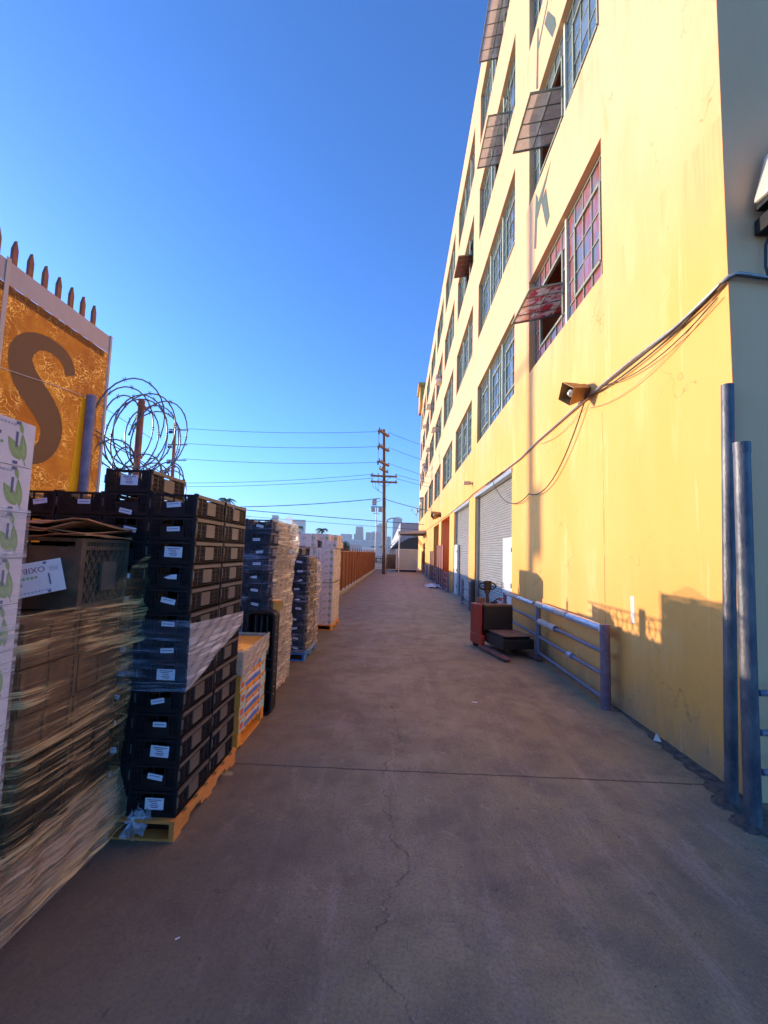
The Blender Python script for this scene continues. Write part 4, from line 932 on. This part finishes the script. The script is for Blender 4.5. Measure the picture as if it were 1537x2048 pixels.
# ------------------------------------------------------------------ sign, palisade, razor wire, fence
FX = lambda y: -2.775+.0073*(y-3.5)
t = thing('banner_sign', 'amber banner with a brown letter S and a pale top band', 'sign', (-2.80,2.9,0))
SB = banner('amber_banner', (.20,.052,.006), (.30,.095,.010), .7); SW = mat('pale_banner_band', (.50,.40,.36), .6, var=.06, scale=3)
g = MB(); g.quad((0,-1.6,1.2),(0,1.13,1.2),(0,1.13,3.71),(0,-1.6,3.71)); g.build('banner', SB, t)
g = MB(); g.quad((0,-1.6,3.713),(0,1.15,3.713),(0,1.15,3.88),(0,-1.6,3.88)); g.build('top_band', SW, t)
g = MB(); g.box(-.012,.012,1.135,1.16,1.2,3.89); g.box(.003,.008,-.005,.03,1.2,3.9); g.tube([(.006,-.0,3.10),(.006,.5,3.16),(.006,1.13,3.22)], .004, 6); g.build('seam', mat('pale_trim', (.55,.45,.36), .6), t)
ctr = [(.69,3.31,.085),(.62,3.42,.085),(.48,3.46,.078),(.34,3.44,.085),(.23,3.36,.115),(.19,3.25,.145),(.24,3.13,.165),(.34,3.04,.17),(.45,2.95,.17),(.53,2.84,.16),(.53,2.71,.135),(.46,2.60,.105),(.34,2.54,.08),(.2,2.55,.07),(.1,2.62,.07)]
g = MB(); L_, R_ = [], []
def smooth(c, n=5):
    out = []
    for i in range(len(c)-1):
        p0, p1, p2, p3 = c[max(i-1,0)], c[i], c[i+1], c[min(i+2,len(c)-1)]
        for k in range(n):
            u = k/n; out.append(tuple(.5*((2*b)+(-a+c_)*u+(2*a-5*b+4*c_-d_)*u*u+(-a+3*b-3*c_+d_)*u**3) for a,b,c_,d_ in zip(p0,p1,p2,p3)))
    return out+[c[-1]]
sc_ = smooth(ctr)
for i, (y, z, wd) in enumerate(sc_):
    a, b = sc_[max(i-1,0)], sc_[min(i+1,len(sc_)-1)]; dy_, dz_ = b[0]-a[0], b[1]-a[1]; l = math.hypot(dy_, dz_); ny_, nz_ = -dz_/l*wd/1.35, dy_/l*wd/1.35
    L_.append((.004,y+ny_,z+nz_)); R_.append((.004,y-ny_,z-nz_))
g.add(L_+R_, [(i,i+1,len(L_)+i+1,len(L_)+i) for i in range(len(L_)-1)])
g.build('letter', mat('brown_letter', (.16,.075,.03), .6), t)
g = MB(); g.quad((.003,.71,1.2),(.003,.92,1.2),(.003,.92,3.18),(.003,.84,3.18)); g.build('yellow_stripe', banner('yellow_stripe_colour', (.95,.72,.02), (.97,.76,.03), 0), t)  # tapering strip of bright yellow colour over the amber banner
t = thing('pipe_post', 'slim blue grey pipe post in front of the amber banner', 'post', (-2.755,3.80,0)); g = MB(); g.tube([(0,0,0),(0,0,3.215)], .04, 14); g.build('pipe', m_rail, t)
t = thing('palisade_gate', 'tall rusty palisade gate whose spikes rise over the amber banner', 'gate', (-2.86,2.7,0))
for k in range(19):
    y = -1.4+.143*k; g = MB()
    g.prism([(y-.019,3.66),(y+.019,3.66),(y+.021,4.03),(y,4.10),(y-.021,4.03)], lambda a,z: (-.012,a,z), lambda a,z: (.012,a,z)); g.build('picket', m_rustpost, t)
g = MB(); g.box(-.035,-.013,-1.5,1.3,3.66,3.72); g.build('crossbar', m_rustpost, t)
for y in (-1.45,): g = MB(); g.box(-.05,-.013,y-.03,y+.03,0,3.9); g.build('gate_post', m_rustpost, t)
# razor wire
t = thing('razor_wire', 'tangled coils of blue-grey razor wire above the fence beyond the banner', 'razor wire', (-2.80,4.1,0))
def coil(r, z0, y0, y1, turns, seed, barb=True):
    rr = random.Random(seed); g = MB(); n = int(turns*26); pts = []
    for i in range(n+1):
        a = 2*math.pi*turns*i/n; u = i/n; r_ = r*(1+.04*math.sin(a*.37+seed))
        pts.append(Vector((.10*math.sin(a*.5+seed)+r_*.55*math.sin(a+.6)*.5, y0+(y1-y0)*u+r_*math.cos(a), z0+r_*math.sin(a)+.02*math.sin(a*.31))))
    g.tube(pts, .0075, 5)
    for i in range(0, n, 3):
        p = pts[i]; d = (pts[min(i+1,n)]-pts[i-1 if i else 0]).normalized(); s = d.cross(Vector((1,0,0)))
        if s.length < .1: continue
        s.normalize()
        for q in (d*.018+s*.022, d*.018-s*.022): g.bar(p-q, p+q, .006, .003)
    g.build('coil', m_wire, t)
coil(.44, 3.10, .22, 1.02, 5.5, 1); coil(.36, 3.05, .25, .85, 3.5, 5); coil(.27, 2.62, .0, 1.3, 5, 2); coil(.25, 2.60, .9, 1.5, 3, 3)
g = MB(); g.tube([(0,-.2,2.95),(0,.4,2.85),(0,1.2,2.62)], .007, 5); g.tube([(0,-.2,2.9),(0,1.6,2.70)], .005, 5); g.tube([(0,-.2,3.2),(0,.8,3.1)], .003, 4); g.build('strand', m_wire, t)
t = thing('razor_wire', 'low coil of razor wire along the top of the rusty fence behind the stacks', 'razor wire', (-2.745,6.6,0)); t['group'] = 'razor wire over the fence'
coil(.11, 2.02, .0, 2.0, 11, 4); g = MB(); g.tube([(.02,-.3,2.16),(.02,2.3,2.17)], .012, 6); g.tube([(.02,-.3,2.05),(.02,2.3,2.05)], .010, 6); g.build('strand', m_wire, t); g = MB(); g.bar((0,.82,0),(0,.82,2.24),.11); g.build('post', m_rustpost, t)
t = thing('fence_post', 'red oxide steel post holding up the razor wire', 'post', (-2.80,4.63,0)); g = MB(); g.tube([(0,0,0),(0,0,3.46)], .036, 10); g.build('pipe', m_rustpost, t)
for z in (3.40,2.85): g = MB(); g.tube([(0,-.05,z),(0,.07,z)], .022, 8); g.build('clip', m_rustpost, t)
def fence(name, label, pts, h, batten, m, spike=.18):
    t = thing(name, label, 'fence', (*pts[0],0)); o = Vector((*pts[0],0)); a, b = Vector((*pts[0],0))-o, Vector((*pts[1],0))-o
    L = (b-a).length; d = (b-a).normalized(); nrm_ = Vector((d.y,-d.x,0)); n = int(L/.18); g = MB(); vs = []
    for i in range(2*n+1):
        p = a+d*(L*i/(2*n))+nrm_*(.012 if (i//1)%2 else -.012); vs += [p+Vector((0,0,.05)), p+Vector((0,0,h))]
    g.add(vs, [(2*i,2*i+2,2*i+3,2*i+1) for i in range(2*n)]); q = g.build('panel', m, t); sm = q.modifiers.new('t','SOLIDIFY'); sm.thickness = .006
    g = MB(); g.bar(a+nrm_*.02+Vector((0,0,h)), b+nrm_*.02+Vector((0,0,h)), .03, .05); g.build('top_rail', mat('pale_rust_rail', (.50,.30,.17), .6), t)
    k = 0; y = 0
    while y < L:
        p = a+d*y+nrm_*.045; g = MB(); g.bar(p, p+Vector((0,0,h+spike)), .06, .05); g.bar(p+Vector((0,0,h+spike)), p+Vector((0,0,h+spike+.07)), .02, .02); g.build('post', m_rustpost, t); y += batten
    return t
fence('metal_fence', 'rust brown corrugated fence with protruding posts along the left of the alley', ((FX(5.2),5.2),(FX(51),51)), 1.90, 1.5, m_rustp)
fence('metal_fence', 'short rusty fence closing the far end of the alley behind the utility pole', ((-1.1,51.2),(-.05,51.2)), 1.7, .35, m_rustp, .05)
t = thing('metal_fence', 'open grey picket railing across the far end of the alley', 'fence', (-2.35,51.2,0))
g = MB()
for k in range(14): g.bar((k*.095,0,0),(k*.095,0,1.5),.02)
g.bar((0,0,1.45),(1.25,0,1.45),.03); g.bar((0,0,.2),(1.25,0,.2),.03); g.build('picket_panel', m_railr, t)
g = MB(); n = 40
vs = [(FX(20+30*i/n)+.06+(.35+.15*math.sin(i*1.7))*k, 20+30*i/n, .012-.008*k) for i in range(n+1) for k in (0,1)]
g.add(vs, [(2*i,2*i+1,2*i+3,2*i+2) for i in range(n)]); tag(g.build('sand_drift', mat('sandy_dust', (.22,.16,.10), .95, var=.2, scale=5)), 'sandy dust drifted along the foot of the rusty fence', 'dust', kind='stuff')

# ------------------------------------------------------------------ canopy, container, poles
t = thing('canopy', 'grey sheet metal canopy on a thin post at the far end of the yellow building', 'canopy', (.25,44,0))
g = MB(); g.box(-.1,2.62,-.05,6,3.98,4.04); g.add([(-.1,-.05,3.75),(2.62,-.05,3.85),(2.62,-.05,4.1),(-.1,-.05,3.98)], [(0,1,2,3)])
for k in range(8): g.box(-.1,2.6,k*.8,k*.8+.06,3.84,3.979)
g.build('roof', mat('dark_sheet_metal', (.10,.10,.08), .6, var=.2), t)
g = MB(); g.bar((-.12,-.08,3.88),(2.62,-.08,4.05),.03,.26); g.build('fascia', m_galv, t)
g = MB(); g.tube([(0,0,0),(0,0,3.9)], .05, 8); g.build('post', m_whitedoor, t)
g = MB(); g.bar((2.6,.3,2.4),(1.5,.3,3.8),.06); g.bar((2.6,3,2.4),(1.5,3,3.8),.06); g.build('brace', m_rub, t)
t = thing('shipping_box', 'pale ribbed storage box standing under the far canopy', 'storage box', (-.02,46,0))
g = MB(); g.box(0,2.2,0,6,.25,2.28)
for k in range(9): g.box(.1,2.1,-.01,0,.42+.2*k,.43+.2*k)
g.build('body', mat('pale_grey_panel', (.50,.53,.46), .5, var=.08), t)
g = MB()
for a,b,c,d in ((-.02,.08,.25,2.3),(2.12,2.22,.25,2.3),(-.02,2.22,2.24,2.32),(-.02,2.22,.2,.28)): g.box(a,b,-.04,-.012,c,d)
g.build('door_frame', m_whitedoor, t); g = MB(); g.box(.1,2.1,.1,5.8,.0,.2); g.tube([(.25,-.01,.2),(.25,.1,.2)],.18,12); g.build('undercarriage', m_rub, t)
# main utility pole
t = thing('utility_pole', 'tall brown wooden utility pole with many crossarms at the end of the alley', 'utility pole', (-1.05,40,0))
m_pole = mat('dark_pole_wood', (.10,.055,.04), .8, col2=(.17,.09,.065), scale=6, stretch=(1,1,.2)); m_arm = mat('crossarm_wood', (.24,.15,.11), .8, var=.2)
g = MB(); g.tube([(0,0,0),(-.12,0,4),(-.25,0,8.5),(-.40,0,13.1)], .19, 14, 0, True, .12); g.build('mast', m_pole, t)
def arms(z, dx, dy, off=.0):
    x = -.40*z/13.1
    for s in (-1,1):
        g = MB(); g.bar((x-dx+s*off,-dy-.15*s,z),(x+dx+s*off,dy-.15*s,z+.0),.10,.12); g.build('crossarm', m_arm, t)
    g = MB()
    for q in (-.9,-.45,.9): g.tube([(x+dx*q,dy*q,z+.06),(x+dx*q,dy*q,z+.26)], .045, 8)
    g.build('insulator', m_rub, t)
for z in (12.75,11.35,9.95): arms(z, .42, 1.1, .05)
arms(8.78, 1.2, .12); arms(8.25, 1.2, .1); arms(7.9+1.4, .35, .9)
g = MB()
for z in (12.6,11.2,9.8): g.tube([(-.85,0,z),(-.85,0,z+.22),(-.85,0,z+.34)], .05, 8, 0, True, .13)
g.tube([(-.85,0,12.6),(-.85,0,9.8)], .02, 6)
g.build('cutout_fuse', m_rub, t)
g = MB()
for s in (-1,1):
    for z in (8.2,7.7): g.bar((-.25,0,z),(-.25+s*.6,0,z+.5),.03)
for k in range(3): g.tube([(-1.3+.25*k,0,8.3),(-1.25+.25*k,0,7.8),(-.7,0,7.4),(-.3,0,7.2)], .015, 5)
g.build('brace', m_rub, t)
g = MB(); g.tube([(-.17,-.1,6.9),(-.6,-.1,6.5),(-.9,-.1,6.4)], .03, 6); g.box(-1.25,-.85,-.25,.1,6.1,6.65); g.build('floodlight', m_galv, t, bevel=.02)
g = MB(); g.tube([(.12,-.2,0),(.06,-.2,3),(-.06,-.18,7.2)], .04, 8); g.build('riser_pipe', m_galv, t)
t2 = thing('utility_pole', 'slimmer red-brown utility pole rising behind the black crates on the left', 'utility pole', (-20.6,40,0))
g = MB(); g.tube([(0,0,0),(-.25,0,13.3)], .2, 10, 0, True, .13); g.build('mast', m_rustpost, t2)
for z in (12.75,11.35,9.9):
    g = MB(); g.bar((-.6,-.4,z-.2),(.85,.4,z),.1,.1); g.build('crossarm', m_arm, t2)
    g = MB(); g.tube([(-.75,0,z-.35),(-.45,0,z-.3)], .13, 8); g.build('line_insulator', m_rub, t2)
def wire(label, a, b, sag, r=.018, n=24):
    g = MB(); g.tube(cat(a,b,sag,n), r, 4, caps=False); tag(g.build('power_line', m_wire), label, 'power line', 'overhead wires')
for z, nm in ((12.9,'highest'),(11.5,'second highest'),(10.05,'third highest')):
    wire(nm+' wire between the left pole and the tall pole', (-19.9,40,z-.1),(-1.9,40,z+.0),.25); wire(nm+' wire from the tall pole over the yellow building', (-1.0,40.3,z),(16,49,z-2.2),.5)
for z, nm in ((8.95,'fourth'),(8.6,'fifth')):
    wire(nm+' wire leaving the crossarms to the left', (-30,41,z-1.1),(-2.2,40,z),.5); wire(nm+' wire leaving the crossarms to the right', (-.2,40,z),(14,47,z-1.3),.3)
wire('thick lower cable from the left to the middle of the tall pole', (-34,41,6.2),(-1.6,40,6.75),.9,.032); wire('thick lower cable from the tall pole to the building', (-1.2,40,6.7),(9,44,5.4),.3,.028)
wire('low black cable crossing the whole street above the skyline', (-30,46,6.9),(30,50,4.4),.5,.035); wire('lower twin of the cable crossing above the skyline', (-30,46,6.2),(30,50,3.9),.5,.02)
t = thing('floodlight_mast', 'thin floodlight mast with two lamp heads left of the tall pole', 'light mast', (-2.75,58,0))
g = MB(); g.tube([(0,0,0),(0,0,7.8)], .06, 8); g.build('mast', m_galv, t); g = MB(); g.bar((-.75,0,7.8),(.75,0,7.8),.12,.12); g.bar((-.4,0,6.9),(.4,0,6.9),.06); g.build('crossbar', m_rub, t)
for s in (-.45,.5): g = MB(); g.box(s-.25,s+.25,-.2,.2,7.15,7.7); g.build('lamp_head', m_galv, t, bevel=.04)
t = thing('street_lamp', 'curved-arm street lamp just right of the tall pole', 'street lamp', (-1.6,66,0))
g = MB(); g.tube([(0,0,0),(0,0,6.2),(.15,0,6.7),(.6,0,6.95),(1.0,0,7.0)], .09, 8); g.build('mast', m_galv, t); g = MB(); g.box(.75,1.35,-.15,.15,6.9,7.08); g.build('lamp_head', m_galv, t, bevel=.03)
# ghost-thin shadow source: another utility pole off to the left, out of frame
t = thing('utility_pole', 'added unseen wooden pole with a transformer whose soft shadow falls on the yellow wall', 'utility pole', (-39.4,25.1,0))
g = MB(); g.tube([(0,0,0),(0,0,17)], .22, 12, 0, True, .19); g.build('mast', m_pole, t)
g = MB(); g.tube([(.0,-.42,8.8),(.0,-.42,10.2)], .30, 14); g.build('transformer', m_galv, t); g = MB(); g.bar((.2,-1.3,13.2),(.2,1.3,13.2),.12); g.build('crossarm', m_arm, t)

# ------------------------------------------------------------------ background
t = thing('dock_building', 'long pale grey loading building with a dark sloping awning beyond the canopy', 'building', (.55,75,0))
m_pale = mat('pale_metal_cladding', (.50,.48,.50), .6, var=.06, scale=.6, stretch=(8,1,.1)); m_dk = mat('dark_awning', (.03,.04,.045), .7)
g = MB(); A, Bq, Cq, D = (0,0),(9,0),(9,200),(-4.4,210)
pts = [(A),(Bq),(Cq),(D)]; g.prism(pts, lambda x,y:(x,y,3.4), lambda x,y:(x,y,7.0)); g.prism([(.6,.3),(8.9,.3),(8.9,199),(-3.5,205)], lambda x,y:(x,y,0), lambda x,y:(x,y,3.4)); g.build('wall', m_pale, t)
g = MB()
for k in range(18): g.box(.1+.5*k,.16+.5*k,-.03,.0,3.5,6.95)
g.build('cladding_rib', m_galv, t)
g = MB(); g.add([(-1.6,-3,3.0),(3.2,-3,3.9),(3.2,.2,3.9),(-1.6,.2,3.0),(-.4,.2,4.4),(-5.5,160,3.4),(-4.2,160,4.6)], [(0,1,2,3),(0,4,6,5)]); g.prism([(-1.55,2.5),(3.2,2.5),(3.2,4.5),(1.3,4.2),(.1,3.5)], lambda x,z:(x,-6,z), lambda x,z:(x,-.05,z)); g.build('awning', m_dk, t)
g = MB()
for k in range(7): y = 4+k*9; x = -4.4*y/210; g.quad((x-.03,y,4.2+.1*(k%2)),(x-.1,y+7,4.2),(x-.1,y+7,5.0+.6*(k%3)/2),(x-.03,y,4.9),k%2)
g.build('graffiti', [mat('coral_graffiti',(.55,.15,.08),.7),mat('navy_graffiti',(.10,.12,.25),.7)], t)
for i,(x0,x1,y,z0,z1,lb) in enumerate(((-6.4,-4.3,84,.9,2.75,'white box trailer left of the floodlight mast'),(-3.9,-1.4,80,.9,2.75,'white box trailer behind the tall pole'),(-1.2,-.1,82,.9,2.7,'white box trailer beside the dark awning'))):
    t = thing('trailer', lb, 'trailer', (x0,y,0), group='parked white trailers beyond the fence')
    g = MB(); g.box(0,x1-x0,0,7,z0,z1); g.build('body', m_whitedoor, t, bevel=.03)
    g = MB(); g.box(.1,x1-x0-.1,.4,6.5,.75,.89)
    for xx in (.25,x1-x0-.25): g.tube([(xx-.12,1.2,.45),(xx+.12,1.2,.45)], .45, 14)
    g.build('wheels', m_rub, t)
# vegetation
def leafcloud(g, cx, cy, cz, rx, ry, rz, n, s, rr, m=0):
    for _ in range(n):
        while True:
            p = Vector((rr.uniform(-1,1), rr.uniform(-1,1), rr.uniform(-1,1)))
            if .35 < p.length < 1: break
        c = Vector((cx+p.x*rx, cy+p.y*ry, cz+p.z*rz)); u = Vector((rr.gauss(0,1),rr.gauss(0,1),rr.gauss(0,1))).normalized(); v = u.orthogonal().normalized()
        q = s*rr.uniform(.6,1.4); g.add([c-u*q,c+v*q*.5,c+u*q,c-v*q*.5], [(0,1,2,3)], m)
m_leaf = mat('dark_foliage', (.025,.055,.03), .7, col2=(.06,.11,.045), scale=.8); m_palm = mat('palm_frond_green', (.06,.09,.03), .6, col2=(.12,.16,.06), scale=3); m_trunk = mat('bark_brown', (.12,.08,.05), .9, var=.3)
def tree(x, y, h, r, label, seed, name='leafy_tree', n=1500):
    rr = random.Random(seed); t = thing(name, label, 'tree', (x,y,0), group='trees beyond the fence')
    g = MB(); g.tube([(0,0,0),(.1,0,h*.35),(0,0,h*.6)], .16*h/5, 8, 0, True, .06)
    for k in range(5): a = k*1.3; g.tube([(0,0,h*.4),(math.cos(a)*r*.4,math.sin(a)*r*.4,h*.65),(math.cos(a)*r*.7,math.sin(a)*r*.7,h*.8)], .06, 5, 0, True, .02)
    g.build('trunk', m_trunk, t); g = MB()
    for k in range(9): a = rr.uniform(0,6.28); q = rr.uniform(.1,.75)*r; leafcloud(g, math.cos(a)*q, math.sin(a)*q, h*rr.uniform(.45,.84), r*.5, r*.5, h*.2, n//9, .16*h/5, rr)
    g.build('crown', m_leaf, t)
tree(-24.5,98,6.7,3.2,'dark leafy tree behind the film-draped stack, below the pale tower',1); tree(-21.3,100,6.2,2.4,'dark leafy tree just right of the first palm',2); tree(-19.4,102,5.4,2,'low dark tree over the white carton stack',3)
tree(-12.3,92,4.4,1.6,'round dark tree above the rusty fence, next to the cartons',4); tree(-10.8,94,4.2,1.5,'dark tree above the rusty fence, second from the cartons',5); tree(-5.6,110,3.6,1.6,'small dark tree left of the floodlight mast',6); tree(-3.9,112,3.5,1.3,'small dark tree behind the floodlight mast',7)
def palm(x, y, h, r, label, seed):
    rr = random.Random(seed); t = thing('palm_tree', label, 'palm tree', (x,y,0), group='palms beyond the fence')
    g = MB(); g.tube([(0,0,0),(.15,0,h*.5),(0,0,h)], .22, 8, 0, True, .15); g.build('trunk', m_trunk, t); g = MB()
    for k in range(26):
        a = rr.uniform(0,6.28); e = rr.uniform(-.2,1.2); L = r*rr.uniform(.8,1.1); pr = None
        for i in range(9):
            u = i/8; p = Vector((math.cos(a)*L*u*math.cos(e*.6), math.sin(a)*L*u*math.cos(e*.6), h+L*(math.sin(e)*u*.9-.75*u*u)))
            if pr is not None:
                g.bar(pr, p, .03); d = (p-pr).normalized(); s = d.cross(Vector((0,0,1))).normalized()
                for q in (0,.5):
                    b = pr.lerp(p,q)
                    for sg in (-1,1): tip = b+s*sg*L*.2*(1-.5*u)+d*L*.1+Vector((0,0,-.12*L)); g.add([b,b+d*.07*L,tip], [(0,1,2)])
            pr = p
    g.build('crown', m_palm, t)
palm(-38.9,100,12.7,2.2,'palm crown showing over the black crates at left',1); palm(-22.6,101,7.0,1.6,'palm in front of the pale tower behind the film',2); palm(-17.0,101,6.6,1.7,'palm above the white carton stack',3); palm(-15.9,103,5.2,1.2,'small low palm right of the carton-stack palm',4)
# skyline
def tower(x0, x1, y, h, label, m, taper=0, depth=30, floors=24, cols=8, cap=None):
    t = thing('tower', label, 'tower', ((x0+x1)/2,y,0), group='skyline buildings'); w = (x1-x0)/2
    g = MB(); v = [(-w,0,0),(w,0,0),(w,depth,0),(-w,depth,0),(-w*(1-taper),0,h),(w*(1-taper),0,h),(w*(1-taper),depth,h),(-w*(1-taper),depth,h)]
    g.add(v, [(0,3,2,1),(4,5,6,7),(0,1,5,4),(1,2,6,5),(2,3,7,6),(3,0,4,7)]); g.build('facade', m, t)
    g = MB()
    for k in range(1, cols): x = -w+2*w*k/cols; x2 = x*(1-taper); g.add([(x-.5,-.3,0),(x+.5,-.3,0),(x2+.5,-.3,h*.97),(x2-.5,-.3,h*.97)], [(0,1,2,3)])
    for k in range(1, floors): z = h*k/floors; q = w*(1-taper*k/floors); g.quad((-q,-.4,z-.5),(q,-.4,z-.5),(q,-.4,z+.5),(-q,-.4,z+.5))
    g.build('window_band', m_dk2, t)
    if cap: g = MB(); g.box(-w*.5,w*.5,depth*.2,depth*.8,h,h+cap); g.build('roof_plant', m, t)
m_dk2 = mat('tower_glazing', (.07,.10,.14), .3); m_t1 = mat('brown_stone_tower', (.30,.20,.17), .7); m_t2 = mat('blue_glass_tower', (.12,.20,.28), .3); m_t3 = mat('pale_tower', (.42,.40,.38), .7); m_t4 = mat('grey_tower', (.26,.26,.27), .7)
Yk = 2000
tower(-190,-148,Yk,115,'tapering brown tower, tallest left of the utility pole',m_t1,.28)
tower(-201,-188,Yk+90,84,'narrow low tower touching the tapering brown one',m_t4)
tower(-142,-120,Yk+40,92,'grey block just right of the tapering brown tower',m_t4); tower(-120,-99,Yk+80,94,'flat-topped glass block left of the floodlight mast',m_t2,cap=4); tower(-97,-72,Yk+20,97,'pale block behind the floodlight mast',m_t3)
tower(-104,-66,Yk+300,146,'tall pale tower hidden partly by the utility pole',m_t3,cap=6); tower(-62,-50,Yk+60,86,'slim block right of the utility pole',m_t3)
tower(-20,22,Yk,157,'tallest blue glass tower right of the utility pole',m_t2,cap=5); tower(-46,-28,Yk+50,75,'low tower left of the tallest glass one',m_t4)
tower(20,34,Yk-30,132,'slim shoulder beside the tallest glass tower',m_t2)
tower(-474,-418,Yk,138,'lone pale tower far left above the film-draped stack',m_t3,floors=14); tower(-510,-490,1800,140,'small dark rooftop block peeping over the film-draped stack',m_t4)
tower(-240,-196,1900,76,'low pale roof block at the left of the skyline',m_t3,depth=60,floors=6); tower(-196,-60,1700,48,'broad low white building under the skyline',m_t3,depth=40,floors=4,cols=16); tower(-60,30,1750,42,'broad low block right under the tall glass tower',m_t3,depth=40,floors=4,cols=10)
tower(-170,-120,1500,26,'low brick building under the skyline',mat('coral_brick',(.42,.18,.14),.8),depth=40,floors=3)
# ------------------------------------------------------------------ haze
HAZE = 0.00022
if HAZE:
    g = MB(); g.box(-900,500,-70,2450,-1.0,230); o = g.build('haze', None or mat('haze_air', (1,1,1))); tag(o, kind='stuff'); o['label'] = 'pale blue haze over the distance'; o['category'] = 'haze'
    m = o.data.materials[0]; N = m.node_tree.nodes; N.clear(); out = N.new('ShaderNodeOutputMaterial'); v = N.new('ShaderNodeVolumePrincipled')
    v.inputs['Color'].default_value = (.85,.92,1,1); v.inputs['Density'].default_value = HAZE; m.node_tree.links.new(v.outputs[0], out.inputs['Volume'])
